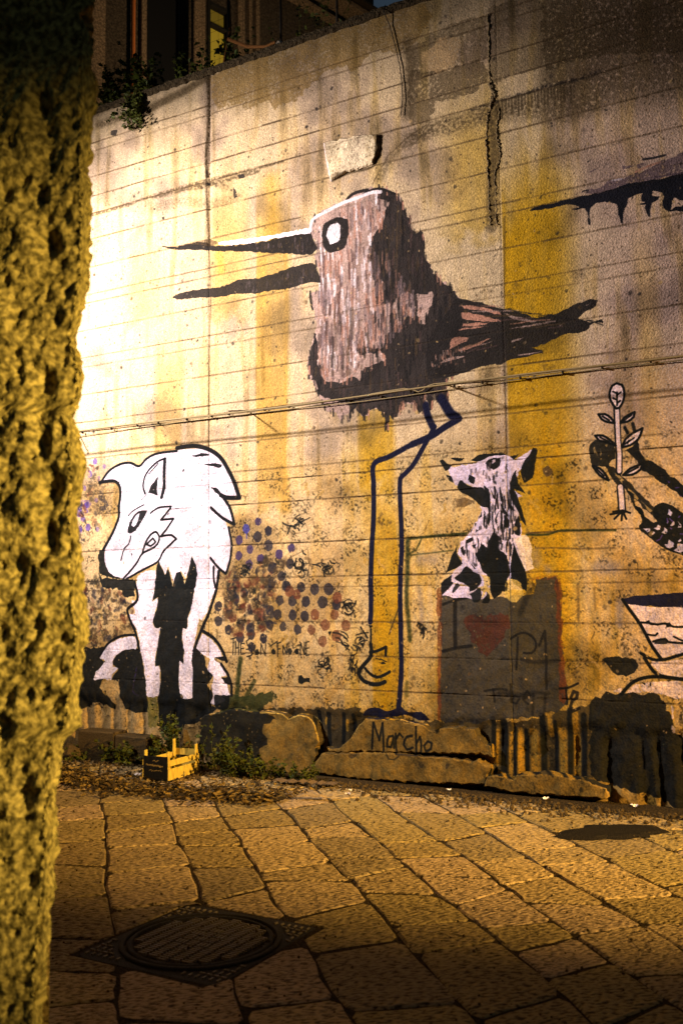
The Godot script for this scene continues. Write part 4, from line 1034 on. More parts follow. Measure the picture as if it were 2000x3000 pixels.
func paint_figure() -> void:
	# hands with a sprig, scaled sleeve
	fp(8, "black", 0.93, 0.06, 6, [5884,2549,5929,2593,5996,2596,6070,2533,6077,2457,6019,2423,6027,2385,5914,2412,5887,2472])
	fp(8, "tan", 0.6, 0.2, 3, [5908,2537,5928,2555,5941,2506,5926,2488])
	fp(8, "tan", 0.6, 0.2, 3, [5941,2525,5949,2467,5931,2506])
	fp(8, "tan", 0.6, 0.2, 3, [5965,2532,5978,2493,5963,2466])
	fp(8, "tan", 0.6, 0.2, 3, [6004,2557,6019,2561,6023,2537,6008,2538])
	fp(8, "black", 1, 0.04, 5, [6144,2508,6200,2531,6243,2574,6250,2499,6289,2440,6394,2357,6480,2278,6565,2190,6562,2118,6460,2197,6373,2267,6267,2348,6206,2446])
	fp(8, "violet", 0.7, 0.2, 2, [6427,2268,6453,2252,6435,2244])
	fp(8, "violet", 0.7, 0.2, 2, [6478,2218,6513,2211,6486,2204])
	fp(8, "violet", 0.7, 0.2, 2, [6384,2321,6392,2293,6392,2284])
	fp(8, "violet", 0.7, 0.2, 2, [6511,2166,6528,2151,6515,2143])
	st(8, "black", 1.0, 19, 0.25, 0.05, [6149,2668,6166,2628])
	st(8, "black", 0.9, 21, 0.4, 0.05, [6206,2691,6218,2633])
	fp(8, "black", 0.92, 0.06, 4, [5990,2416,6037,2403,6101,2341,6190,2241,6330,2085,6382,2027,6354,2001,6293,2050,6187,2158,6134,2226,6070,2268,6026,2347])
	fp(8, "tan", 0.75, 0.15, 3, [6064,2353,6136,2292,6117,2284,6072,2325])
	fp(8, "tan", 0.75, 0.15, 3, [6153,2244,6233,2155,6223,2137,6152,2216])
	fp(8, "tan", 0.75, 0.15, 3, [6242,2136,6320,2058,6302,2049])
	fp(8, "tan", 0.75, 0.15, 3, [6090,2295,6118,2293,6117,2265])
	fp(8, "black", 0.95, 0.05, 4, [6134,2217,6197,2185,6195,2129,6257,2061,6282,1980,6394,1862,6317,1947,6238,2025,6177,2140])
	fp(8, "black", 1, 0.03, 2, [6184,2183,6195,2106,6248,2080,6268,2025,6328,1973,6350,1981,6325,2022,6332,2089,6398,2117,6428,2106,6487,2067,6549,2016,6611,1973,6651,1936,6639,1615,6538,1722,6450,1764,6370,1806,6264,1900,6221,1937,6245,2008,6190,2097])
	fp(8, "lilac", 0.95, 0.05, 1, [6425,2031,6435,2070,6460,2038,6446,2014])
	fp(8, "lilac", 0.95, 0.05, 1, [6435,1950,6453,1972,6437,1999,6471,1975,6468,1953,6448,1943])
	fp(8, "lilac", 0.95, 0.05, 1, [6486,1935,6500,1956,6488,1983,6517,1951,6512,1932])
	fp(8, "lilac", 0.95, 0.05, 1, [6322,1937,6344,1941,6353,1961,6375,1949,6370,1927,6348,1923])
	fp(8, "lilac", 0.95, 0.05, 1, [6249,1936,6304,1936,6304,1916,6281,1908,6269,1922])
	fp(8, "lilac", 0.95, 0.05, 1, [6307,1893,6321,1915,6338,1906,6320,1891])
	fp(8, "lilac", 0.95, 0.05, 1, [6377,1904,6395,1921,6394,1943,6421,1924,6418,1898,6399,1892])
	fp(8, "lilac", 0.95, 0.05, 1, [6392,1819,6418,1823,6425,1853,6461,1830,6460,1803,6434,1791,6408,1796])
	fp(8, "lilac", 0.95, 0.05, 1, [6483,1838,6509,1861,6511,1841,6495,1833])
	fp(8, "lilac", 0.95, 0.05, 1, [6455,1777,6477,1790,6482,1820,6545,1809,6544,1774,6501,1758])
	fp(8, "lilac", 0.95, 0.05, 1, [6561,1993,6594,1983,6581,1957])
	fp(8, "lilac", 0.95, 0.05, 1, [6565,1879,6598,1864,6580,1839])
	fp(8, "lilac", 0.95, 0.05, 1, [6414,1965,6422,1991,6430,1977,6421,1962])
	fp(8, "black", 1, 0, 1, [6278,1921,6287,1928,6291,1919,6282,1913])
	fp(8, "black", 1, 0, 1, [6493,1950,6502,1956,6508,1947,6499,1941])
	fp(8, "black", 1, 0, 1, [6399,1905,6408,1912,6414,1902,6405,1897])
	fp(8, "black", 1, 0, 1, [6480,1776,6489,1785,6497,1776,6489,1767])
	st(8, "violet", 0.8, 5, 0.25, 0.05, [6343,1847,6367,1858,6381,1884])
	st(8, "violet", 0.8, 5, 0.25, 0.05, [6504,1890,6525,1887])
	st(8, "violet", 0.8, 5, 0.25, 0.05, [6439,1932,6447,1928])
	st(8, "violet", 0.8, 5, 0.25, 0.05, [6497,2005,6508,2013])
	st(8, "violet", 0.8, 5, 0.25, 0.05, [6437,1999,6458,1976])
	st(8, "violet", 0.8, 5, 0.25, 0.05, [6420,2000,6423,1973])
	st(8, "black", 1, 46, 0.1, 0.05, [6096,2816,6096,2701,6097,2568,6101,2483,6096,2351])
	st(8, "pale", 1, 25, 0.15, 0.05, [6098,2825,6098,2701,6099,2568,6103,2483,6098,2356])
	fp(8, "pale", 1, 0.05, 2, [6102,2994,6141,2977,6154,2923,6147,2867,6115,2814,6093,2811,6055,2873,6048,2926,6070,2981])
	st(8, "black", 1, 14, 0.15, 0.05, [6102,2994,6141,2977,6154,2923,6147,2867,6115,2814,6093,2811,6055,2873,6048,2926,6070,2981,6102,2994])
	st(8, "black", 1, 10, 0.2, 0.05, [6102,2929,6099,2834])
	st(8, "black", 1, 10, 0.2, 0.05, [6074,2937,6101,2920])
	st(8, "black", 1, 10, 0.2, 0.05, [6130,2926,6103,2910])
	st(8, "black", 1, 10, 0.2, 0.05, [6072,2890,6098,2873])
	st(8, "black", 1, 10, 0.2, 0.05, [6123,2865,6101,2848])
	fp(8, "pale", 1, 0.05, 2, [5962,2782,6007,2780,6049,2749,6077,2708,6024,2720,5982,2746])
	st(8, "black", 1, 14, 0.15, 0.05, [5962,2782,6007,2780,6049,2749,6077,2708,6024,2720,5982,2746,5962,2782])
	st(8, "black", 1, 11, 0.2, 0.05, [5992,2764,6038,2731])
	fp(8, "pale", 1, 0.05, 2, [6120,2704,6147,2739,6222,2772,6215,2739,6169,2708])
	st(8, "black", 1, 14, 0.15, 0.05, [6120,2704,6147,2739,6222,2772,6215,2739,6169,2708,6120,2704])
	st(8, "black", 1, 10, 0.2, 0.05, [6141,2716,6199,2753])
	fp(8, "pale", 1, 0.05, 2, [5932,2629,5987,2624,6038,2588,6079,2542,6005,2577,5958,2592])
	st(8, "black", 1, 14, 0.15, 0.05, [5932,2629,5987,2624,6038,2588,6079,2542,6005,2577,5958,2592,5932,2629])
	st(8, "black", 1, 10, 0.2, 0.05, [5968,2613,6033,2574])
	fp(8, "pale", 1, 0.05, 2, [6124,2528,6151,2583,6203,2620,6273,2651,6243,2579,6182,2537])
	st(8, "black", 1, 14, 0.15, 0.05, [6124,2528,6151,2583,6203,2620,6273,2651,6243,2579,6182,2537,6124,2528])
	st(8, "black", 1, 10, 0.2, 0.05, [6140,2546,6211,2587])
	st(8, "black", 1, 10, 0.2, 0.05, [6174,2571,6164,2553])
	fp(8, "pale", 1, 0.05, 2, [6124,2326,6176,2369,6267,2397,6249,2359,6188,2324])
	st(8, "black", 1, 14, 0.15, 0.05, [6124,2326,6176,2369,6267,2397,6249,2359,6188,2324,6124,2326])
	st(8, "black", 1, 10, 0.2, 0.05, [6142,2334,6232,2374])
	fp(8, "pale", 1, 0.05, 2, [5906,2408,5961,2385,6002,2334,6019,2295,5954,2338])
	st(8, "black", 1, 14, 0.15, 0.05, [5906,2408,5961,2385,6002,2334,6019,2295,5954,2338,5906,2408])
	st(8, "black", 1, 10, 0.2, 0.05, [5932,2387,5987,2330])
	st(8, "black", 1, 54, 0.1, 0.05, [6102,2238,6106,2153,6109,2073])
	st(8, "pale", 1, 32, 0.15, 0.05, [6102,2242,6107,2153,6109,2078])
	st(8, "black", 1.0, 12, 0.25, 0.05, [6109,2073,6073,2056,6025,2049])
	st(8, "black", 1.0, 12, 0.25, 0.05, [6108,2069,6072,2033,6052,2015])
	st(8, "black", 1.0, 12, 0.25, 0.05, [6110,2064,6103,2003])
	st(8, "black", 1.0, 12, 0.25, 0.05, [6115,2064,6136,2011])
	st(8, "black", 1.0, 12, 0.25, 0.05, [6115,2073,6165,2052])
	st(8, "black", 1.0, 12, 0.25, 0.05, [6109,2073,6045,2067])
	# striped dress below
	fp(9, "navy", 1, 0.03, 3, [6084,1443,6200,1465,6350,1475,6533,1478,6558,1369,6310,1390,6129,1406])
	fp(9, "pale", 0.95, 0.06, 3, [6121,1406,6310,1388,6558,1365,6546,1065,6445,1060,6349,1037,6286,1135,6193,1278])
	fp(9, "pale", 0.8, 0.25, 6, [6266,1014,6370,1017,6545,1043,6540,903,6366,909,6302,955])
	fp(9, "pale", 0.8, 0.25, 6, [6092,775,6140,837,6254,864,6539,866,6534,756,6310,784,6214,795])
	fp(9, "pale", 0.8, 0.15, 4, [5981,787,6071,818,6062,785])
	st(9, "black", 1, 20, 0.18, 0.05, [6092,1439,6128,1385,6215,1255,6285,1113,6345,1024])
	st(9, "black", 1, 18, 0.18, 0.05, [6208,1062,6282,1022,6370,1024,6445,1048,6547,1080])
	st(9, "black", 1, 20, 0.18, 0.05, [6230,1029,6293,936,6366,905,6539,888])
	st(9, "black", 1, 21, 0.18, 0.05, [6061,773,6133,852,6217,892,6329,904,6539,885])
	st(9, "black", 1, 12, 0.18, 0.05, [6193,1278,6268,1275,6327,1264,6380,1272,6437,1249,6553,1254])
	st(9, "black", 1, 11, 0.18, 0.05, [6258,1195,6310,1188,6325,1203])
	st(9, "black", 1, 12, 0.18, 0.05, [6294,1147,6331,1158,6376,1166,6397,1144,6549,1138])
	st(9, "black", 1, 10, 0.18, 0.05, [6435,1182,6478,1160,6549,1139])
	fp(9, "black", 1.0, 0.06, 4, [6254,1286,6269,1297,6283,1271,6328,1279,6320,1256,6253,1267])
	fp(9, "black", 1.0, 0.06, 4, [6380,1272,6416,1275,6430,1246,6393,1245])
	fp(9, "black", 0.9, 0.06, 4, [6294,1147,6339,1174,6383,1167,6389,1129,6330,1125,6300,1132])
	fp(9, "black", 1.0, 0.06, 4, [6201,862,6231,863,6223,833])
	fp(9, "black", 1.0, 0.06, 4, [6254,864,6269,864,6275,827,6260,841])
	fp(9, "black", 0.93, 0.06, 10, [5930,765,6000,782,6062,781,6161,780,6251,780,6310,775,6359,716,6393,629,6411,534,6522,431,6507,39,6334,37,6226,85,6039,113,5925,133,5825,186,5818,460,5841,692])
	fp(9, "pale", 0.9, 0.1, 4, [6394,714,6414,713,6416,623,6403,615])
	fp(9, "pale", 0.7, 0.2, 4, [6398,585,6419,549,6410,519,6397,522])
	fp(9, "black", 0.95, 0.06, 6, [5922,1018,5993,1027,6070,1032,6169,1012,6182,952,6104,904,6035,909,5975,969])


func paint_snout() -> void:
	fp(10, "plumgrey", 0.75, 0.25, 10, [5879,4467,5994,4479,6075,4494,6267,4516,6369,4533,6462,4567,6538,4577,6680,4583,6674,4422,6342,4446,6106,4434,5943,4432])
	fp(10, "navyblack", 1, 0.03, 3, [5469,4409,5548,4429,5677,4431,5778,4435,5902,4433,6025,4431,6106,4434,6217,4450,6342,4446,6495,4435,6675,4434,6666,4211,6614,4238,6550,4275,6524,4185,6501,4190,6465,4238,6479,4299,6469,4333,6409,4362,6400,4324,6449,4305,6444,4282,6398,4268,6387,4174,6371,4177,6347,4247,6352,4270,6290,4287,6348,4287,6322,4309,6332,4363,6229,4337,6220,4302,6200,4278,6188,4166,6168,4170,6152,4272,6150,4317,6055,4350,5978,4350,5947,4298,5948,4199,5928,4207,5927,4303,5908,4340,5825,4341,5809,4352,5875,4355,5777,4393,5692,4394,5607,4395])
	fp(10, "navyblack", 1.0, 0.06, 4, [6516,4187,6562,4209,6666,4195,6664,4156])
	st(10, "rose", 0.8, 11, 0.3, 0.05, [6291,4528,6385,4549,6462,4559])
	st(10, "plumgrey", 0.8, 10, 0.4, 0.05, [6420,4456,6534,4450,6675,4434])
	st(10, "chalk", 0.5, 11, 0.5, 0.05, [6120,4504,6187,4497])
	fp(10, "plumgrey", 0.8, 0.3, 6, [6183,4593,6269,4589,6269,4573,6190,4565])
	fp(10, "plumgrey", 0.8, 0.3, 6, [6300,4577,6366,4570,6346,4546,6307,4551])
	st(10, "navyblack", 0.8, 8, 0.25, 0.05, [5895,4469,5937,4471])
	st(10, "plumgrey", 0.7, 7, 0.25, 0.05, [5957,4604,5998,4613])
	st(10, "navyblack", 0.8, 13, 0.3, 0.05, [6348,4607,6425,4601,6501,4602])


func paint_sprays() -> void:
	# sprayed lines and smudges
	st(0, "green", 0.85, 18, 0.7, 0.05, [4417,1936,4647,1948,4793,1952,4903,1956])
	st(0, "green", 0.85, 13, 0.6, 0.05, [5390,1928,5563,1924,5633,1946,5800,1944,6055,1933])
	st(0, "green", 0.6, 9, 0.8, 0.05, [4415,1803,4588,1814,4790,1830])
	st(0, "umber", 0.5, 11, 0.9, 0.05, [5459,1824,5600,1822,5805,1809,6050,1807])
	st(0, "green", 0.8, 31, 0.8, 0.05, [4398,1931,4390,1714,4377,1454,4389,1281,4401,1130])
	st(0, "green", 0.7, 12, 0.8, 0.05, [4517,1926,4472,1850,4389,1805])
	st(0, "green", 0.5, 27, 0.9, 0.05, [4368,794,4362,692])
	st(0, "greyblue", 0.4, 83, 1.0, 0.05, [4518,1764,4609,1767])
	st(0, "greyblue", 0.4, 78, 1.0, 0.05, [5458,1778,5466,1719])
	st(0, "greyblue", 0.5, 84, 1.0, 0.05, [5925,1670,6038,1667])
	st(0, "greyblue", 0.45, 48, 1.0, 0.05, [5540,1679,5550,1659])
	st(0, "greyblue", 0.5, 46, 1.0, 0.05, [6068,1424,6063,1262])
	st(0, "greyblue", 0.35, 34, 1.0, 0.05, [4495,1539,4509,1282])
	st(0, "umber", 0.5, 16, 0.9, 0.05, [5772,1551,5768,1292])
	st(0, "umber", 0.4, 13, 0.9, 0.05, [5891,1526,5894,1370])
	# dark green fern shape and black paint low on the wall
	st(0, "green", 0.85, 42, 0.6, 0.05, [2746,944,2722,821,2704,669,2704,603])
	st(0, "green", 0.75, 35, 0.7, 0.05, [2886,751,2833,674,2786,598])
	fp(0, "green", 0.88, 0.1, 10, [2537,615,2739,624,2972,652,3085,666,3152,604,3028,580,2948,503,2739,445,2501,433])
	fp(0, "black", 0.7, 0.2, 10, [418,822,687,830,866,573,911,482,722,483,516,379,426,374])
	st(0, "umber", 0.6, 6, 0.5, 0.05, [4318,5158,4444,5236,4518,5268,4628,5308])
	st(0, "umber", 0.55, 6, 0.5, 0.05, [4125,4927,4216,5056,4293,5153,4318,5158])
	fp(0, "umber", 0.9, 0.1, 4, [5526,2419,5577,2435,5611,2374,5555,2353])
	fp(0, "umber", 0.7, 0.2, 6, [4821,2214,4921,2234,4985,2190,4919,2168,4831,2168])
	st(0, "umber", 0.0, 16, 0.25, 0.05, [3881,5053,3946,5055,4140,5068])


func paint_signature() -> void:
	st(0, "black", 0.9, 16, 0.2, 0.05, [4085,471,4079,376,4072,269])
	st(0, "black", 0.9, 16, 0.2, 0.05, [4090,471,4138,333,4171,476])
	st(0, "black", 0.9, 15, 0.2, 0.05, [4171,476,4174,365,4177,255])
	st(0, "black", 0.9, 15, 0.2, 0.05, [4262,379,4223,368,4207,291,4241,289,4266,371,4270,287])
	st(0, "black", 0.9, 15, 0.2, 0.05, [4286,397,4289,288,4298,246])
	st(0, "black", 0.9, 15, 0.2, 0.05, [4290,356,4320,400,4348,376])
	st(0, "black", 0.9, 15, 0.2, 0.05, [4430,389,4382,378,4357,318,4385,282,4433,298])
	st(0, "black", 0.9, 15, 0.2, 0.05, [4464,458,4465,267])
	st(0, "black", 0.9, 15, 0.2, 0.05, [4466,333,4500,386,4509,336,4503,253])
	st(0, "black", 0.9, 15, 0.2, 0.05, [4565,356,4532,321,4545,280,4592,300,4598,342,4565,356])
	st(0, "black", 0.6, 9, 0.3, 0.05, [4211,240,4230,199,4278,195,4322,231])


# ---------------------------------------------------------------- the wall
var n_broad := FastNoiseLite.new()
var n_mid := FastNoiseLite.new()
var n_flute := FastNoiseLite.new()


func recess(x: float) -> float:
	# height below which the render of the wall has fallen away
	return 0.53 + 0.04 * n_mid.get_noise_1d(x * 40.0)


func relief(x: float, y: float) -> float:
	var z := 0.007 * n_broad.get_noise_2d(x * 10.0, y * 10.0) + 0.0018 * n_mid.get_noise_2d(x * 60.0, y * 60.0)
	var board := 0
	var near := 9.0
	for yb in BOARDS:
		if yb < y:
			board += 1
		near = minf(near, absf(yb - y))
	z += 0.0035 * sin(board * 37.7 + floorf((x + 9.0) / 2.86) * 5.1)
	if near < 0.003:
		z -= 0.008 * clampf(0.55 + 1.3 * n_mid.get_noise_2d(x * 25.0, board * 31.0), 0.05, 1.2)
	if absf(x + 5.606) < 0.008 and y > 4.7:
		z -= 0.02
	elif absf(x + 5.606) < 0.006 or absf(x + 2.75) < 0.006:
		z -= 0.006
	var low := smoothstep(2.6, 2.5, y)
	z += low * (0.005 * n_mid.get_noise_2d(x * 90.0 + 300.0, y * 90.0) + 0.006 * n_broad.get_noise_2d(x * 30.0, y * 30.0))
	z += smoothstep(1.3, 0.7, y) * 0.008 * n_mid.get_noise_2d(x * 120.0, y * 120.0 + 90.0)
	var e := smoothstep(recess(x) + 0.035, recess(x) - 0.035, y)
	if e > 0.0:
		z -= e * 0.02 + smoothstep(recess(x) - 0.01, recess(x) - 0.12, y) * (0.03 * smoothstep(-0.1, 0.25, n_flute.get_noise_2d(x * 60.0, y * 3.0)) + 0.01 * n_mid.get_noise_2d(x * 110.0, y * 110.0))
	return z


func build_wall() -> void:
	var t := thing("retaining_wall", "tall board-marked concrete retaining wall covered in murals and rust streaks", "wall")
	var cols := PackedFloat32Array()
	var col_cell := PackedInt32Array()
	for c in CW + 1:
		cols.append(X0 + c * CELL / S)
	for xs in [-5.614, -5.606, -5.598, -2.756, -2.75, -2.744]:
		cols.append(xs)
	cols.sort()
	var rows := PackedFloat32Array()
	for r in CH + 1:
		rows.append(r * CELL / S)
	for yb in BOARDS:
		rows.append(yb - 0.006)
		rows.append(yb)
		rows.append(yb + 0.006)
	rows.sort()
	rows[0] = -0.12
	var nc := cols.size()
	var nr := rows.size()
	var zz := PackedFloat32Array()
	zz.resize(nc * nr)
	for r in nr:
		for c in nc:
			zz[r * nc + c] = relief(cols[c], rows[r])
	var tris := {}
	for r in nr - 1:
		var cy := clampi(int((PH - (rows[r] + rows[r + 1]) * 0.5 * S) / CELL), 0, CH - 1)
		for c in nc - 1:
			var cx := clampi(int(((cols[c] + cols[c + 1]) * 0.5 - X0) * S / CELL), 0, CW - 1)
			var id := ids[cy * CW + cx]
			if not tris.has(id):
				tris[id] = PackedInt32Array()
			tris[id].append(r * nc + c)
	var called := {0: "concrete_face", 1: "bird_mural", 2: "horse_mural", 3: "dot_pattern", 4: "lettering", 5: "crescent_drawing", 6: "wolf_stencil", 7: "painted_panel", 8: "sprig_mural", 9: "dress_mural", 10: "snout_mural", 11: "pasted_sketch"}
	var says := {1: "long-beaked brown and black bird on thin legs", 2: "white maned animal with black chest and bowed head", 3: "purple, black and rust dots beside the white animal", 4: "thin black capitals reading THE SON OF NO ONE", 5: "black crescent face on the yellow streak", 6: "black and lilac wolf raising its muzzle", 7: "dark grey panel with red edge, a heart and letters", 8: "dark hands holding a pale leafy sprig", 9: "striped pale dress with black brim", 10: "black snout with dripping teeth", 11: "small ink sketches of faces among the dots"}
	for id in tris:
		var map := {}
		var v := PackedVector3Array()
		var nn := PackedVector3Array()
		var uv := PackedVector2Array()
		var ix := PackedInt32Array()
		for q in tris[id]:
			var k := []
			for o in [q, q + nc, q + nc + 1, q + 1]:
				if not map.has(o):
					map[o] = v.size()
					var c: int = o % nc
					var r: int = o / nc
					v.append(Vector3(cols[c], rows[r], zz[o]))
					uv.append(Vector2((cols[c] - X0) * S / PW, 1.0 - rows[r] * S / PH))
					var ca := maxi(c - 1, 0)
					var cb := mini(c + 1, nc - 1)
					var ra := maxi(r - 1, 0)
					var rb := mini(r + 1, nr - 1)
					nn.append(Vector3(-(zz[r * nc + cb] - zz[r * nc + ca]) / (cols[cb] - cols[ca]), -(zz[rb * nc + c] - zz[ra * nc + c]) / (rows[rb] - rows[ra]), 1.0).normalized())
				k.append(map[o])
			ix.append_array([k[0], k[1], k[2], k[0], k[2], k[3]])
		var a := []
		a.resize(Mesh.ARRAY_MAX)
		a[Mesh.ARRAY_VERTEX] = v
		a[Mesh.ARRAY_NORMAL] = nn
		a[Mesh.ARRAY_TEX_UV] = uv
		a[Mesh.ARRAY_INDEX] = ix
		var mesh := ArrayMesh.new()
		mesh.add_surface_from_arrays(Mesh.PRIMITIVE_TRIANGLES, a)
		var o := part(called[int(id)], mesh, mats.wall, t)
		if says.has(int(id)):
			o.set_meta("label", says[int(id)])
	# the mass behind the face, and its plain continuation to both sides
	var s1 := begin()
	box(s1, Vector3(-4.4, 3.08, -0.33), Vector3(7.2, 6.56, 0.3))
	part("wall_core", s1.commit(), mats.concrete, t)
	var s2 := begin()
	box(s2, Vector3(-13.0, 3.1, -0.24), Vector3(10.0, 6.6, 0.48))
	box(s2, Vector3(4.1, 3.1, -0.24), Vector3(9.8, 6.6, 0.48))
	part("plain_stretch", s2.commit(), mats.concrete, t)
	# rough coping
	var s3 := begin()
	var prev := []
	for k in 181:
		var x := -8.0 + k * 0.04
		var j := func(f: float, w: float) -> float: return w * n_mid.get_noise_2d(x * 150.0 + f, f * 7.0)
		var ring := [Vector3(x, 6.36 + j.call(50.0, 0.02), 0.004), Vector3(x, 6.385 + j.call(10.0, 0.015), 0.028 + j.call(1.0, 0.015)), Vector3(x, 6.425 + j.call(20.0, 0.02), 0.022 + j.call(2.0, 0.015)), Vector3(x, 6.45 + j.call(30.0, 0.03), -0.05), Vector3(x, 6.43, -0.48)]
		if k:
			for i in 4:
				face(s3, [prev[i], ring[i], ring[i + 1], prev[i + 1]], [Vector3(0, -0.3, 1), Vector3(0, 0, 1), Vector3(0, 1, 0.5), Vector3.UP][i])
		prev = ring
	part("coping", s3.commit(), mats.dark_concrete, t)
	# crumbling mortar squeezed out of the right-hand joint
	for w in [[[-2.814, 6.073, -2.812, 5.821, -2.818, 5.59, -2.788, 5.457, -2.81, 5.32, -2.85, 5.189, -2.856, 4.942, -2.842, 4.763, -2.844, 4.535, -2.834, 4.341], 0.017], [[-2.738, 5.283, -2.77, 5.098, -2.739, 4.914, -2.788, 4.75, -2.784, 4.522, -2.78, 4.33], 0.013], [[-2.815, 5.50, -2.80, 5.46, -2.77, 5.40, -2.80, 5.34, -2.82, 5.30], 0.03]]:
		var s4 := begin()
		var pts := []
		for i in range(0, w[0].size() - 2, 2):
			for k in 12:
				var f := k / 12.0
				pts.append(Vector3(lerpf(w[0][i], w[0][i + 2], f) + rng.randf_range(-0.009, 0.009), lerpf(w[0][i + 1], w[0][i + 3], f), rng.randf_range(-0.006, 0.006)))
		tube(s4, pts, w[1] * 0.42, w[1] * 0.36, 6)
		part("mortar_ridge", s4.commit(), mats.mortar, t)
	# what still stands of the old render along the foot
	slab(t, "render_slab", [SLAB_A], 0.045, mats.wall, "mossy lump of old render, painted black on its left")
	slab(t, "render_slab", [SLAB_B], 0.045, mats.wall, "lump of old render signed Marcho")
	slab(t, "render_slab", [SLAB_C], 0.065, mats.wall, "")
	slab(t, "render_slab", [KERB], 0.08, mats.wall, "")
	slab(t, "render_slab", [PATCH], 0.03, mats.wall, "raised square patch above the bird's head")


func slab(parent: Node, called: String, outline: Array, thick: float, m: Material, label: String) -> void:
	# a thick broken patch of render: traced edge, sides, a rough face
	var p := PackedVector2Array()
	var src: Array = outline[0]
	for i in range(0, src.size(), 2):
		var a := Vector2(src[i] * 0.001 + X0, src[i + 1] * 0.001)
		var j := (i + 2) % src.size()
		var b := Vector2(src[j] * 0.001 + X0, src[j + 1] * 0.001)
		var n := maxi(1, int(a.distance_to(b) / 0.03))
		for k in n:
			p.append(a.lerp(b, float(k) / n) + Vector2(rng.randf_range(-0.007, 0.007), rng.randf_range(-0.007, 0.007)))
	if Geometry2D.is_polygon_clockwise(p):
		p.reverse()
	var inner := PackedVector2Array()
	for i in p.size():
		var d := (p[(i + 1) % p.size()] - p[i - 1]).normalized()
		inner.append(p[i] + Vector2(-d.y, d.x) * rng.randf_range(0.006, 0.016))
	var pts := inner.duplicate()
	var lo := p[0]
	var hi := p[0]
	for v in p:
		lo = lo.min(v)
		hi = hi.max(v)
	var y := lo.y
	while y < hi.y:
		var x := lo.x
		while x < hi.x:
			var v := Vector2(x + rng.randf_range(-0.015, 0.015), y + rng.randf_range(-0.015, 0.015))
			if Geometry2D.is_point_in_polygon(v, inner):
				pts.append(v)
			x += 0.045
		y += 0.045
	var zs := PackedFloat32Array()
	var lift := func(v: Vector2) -> float: return thick + 0.016 * n_broad.get_noise_2d(v.x * 40.0, v.y * 40.0) + 0.009 * n_mid.get_noise_2d(v.x * 160.0, v.y * 160.0)
	for i in pts.size():
		zs.append(lift.call(pts[i]) - (rng.randf_range(0.0, 0.008) if i < inner.size() else 0.0))
	var st_ := begin()
	var put := func(v: Vector3, n: Vector3) -> void:
		st_.set_normal(n)
		st_.set_uv(Vector2((v.x - X0 + (thick - v.z) * 0.6) * S / PW, 1.0 - clampf(v.y + (thick - v.z) * 0.6, 0.005, 6.4) * S / PH))
		st_.add_vertex(v)
	var emit := func(a: Vector3, b: Vector3, c: Vector3, out: Vector3) -> void:
		var n := (b - a).cross(c - a)
		var q := [a, b, c]
		if n.dot(out) > 0.0:
			q = [a, c, b]
		else:
			n = -n
		for v in q:
			if out == Vector3.BACK:
				var f := Vector2(v.x, v.y)
				put.call(v, Vector3(lift.call(f - Vector2(0.02, 0)) - lift.call(f + Vector2(0.02, 0)), lift.call(f - Vector2(0, 0.02)) - lift.call(f + Vector2(0, 0.02)), 0.04).normalized())
			else:
				put.call(v, n.normalized())
	var tri := Geometry2D.triangulate_delaunay(pts)
	for i in range(0, tri.size(), 3):
		var a := pts[tri[i]]
		var b := pts[tri[i + 1]]
		var c := pts[tri[i + 2]]
		if Geometry2D.is_point_in_polygon((a + b + c) / 3.0, inner):
			emit.call(Vector3(a.x, a.y, zs[tri[i]]), Vector3(b.x, b.y, zs[tri[i + 1]]), Vector3(c.x, c.y, zs[tri[i + 2]]), Vector3.BACK)
	for i in p.size():
		var j := (i + 1) % p.size()
		var d := p[j] - p[i]
		var out := Vector3(d.y, -d.x, 0)
		var a := Vector3(p[i].x, p[i].y, -0.1)
		var b := Vector3(p[j].x, p[j].y, -0.1)
		var a1 := Vector3(p[i].x, p[i].y, zs[i] - 0.014)
		var b1 := Vector3(p[j].x, p[j].y, zs[j] - 0.014)
		var a2 := Vector3(inner[i].x, inner[i].y, zs[i])
		var b2 := Vector3(inner[j].x, inner[j].y, zs[j])
		emit.call(a, b, b1, out)
		emit.call(a, b1, a1, out)
		emit.call(a1, b1, b2, out + Vector3.BACK * 0.02)
		emit.call(a1, b2, a2, out + Vector3.BACK * 0.02)
	var o := part(called, st_.commit(), m, parent)
	if label:
		o.set_meta("label", label)


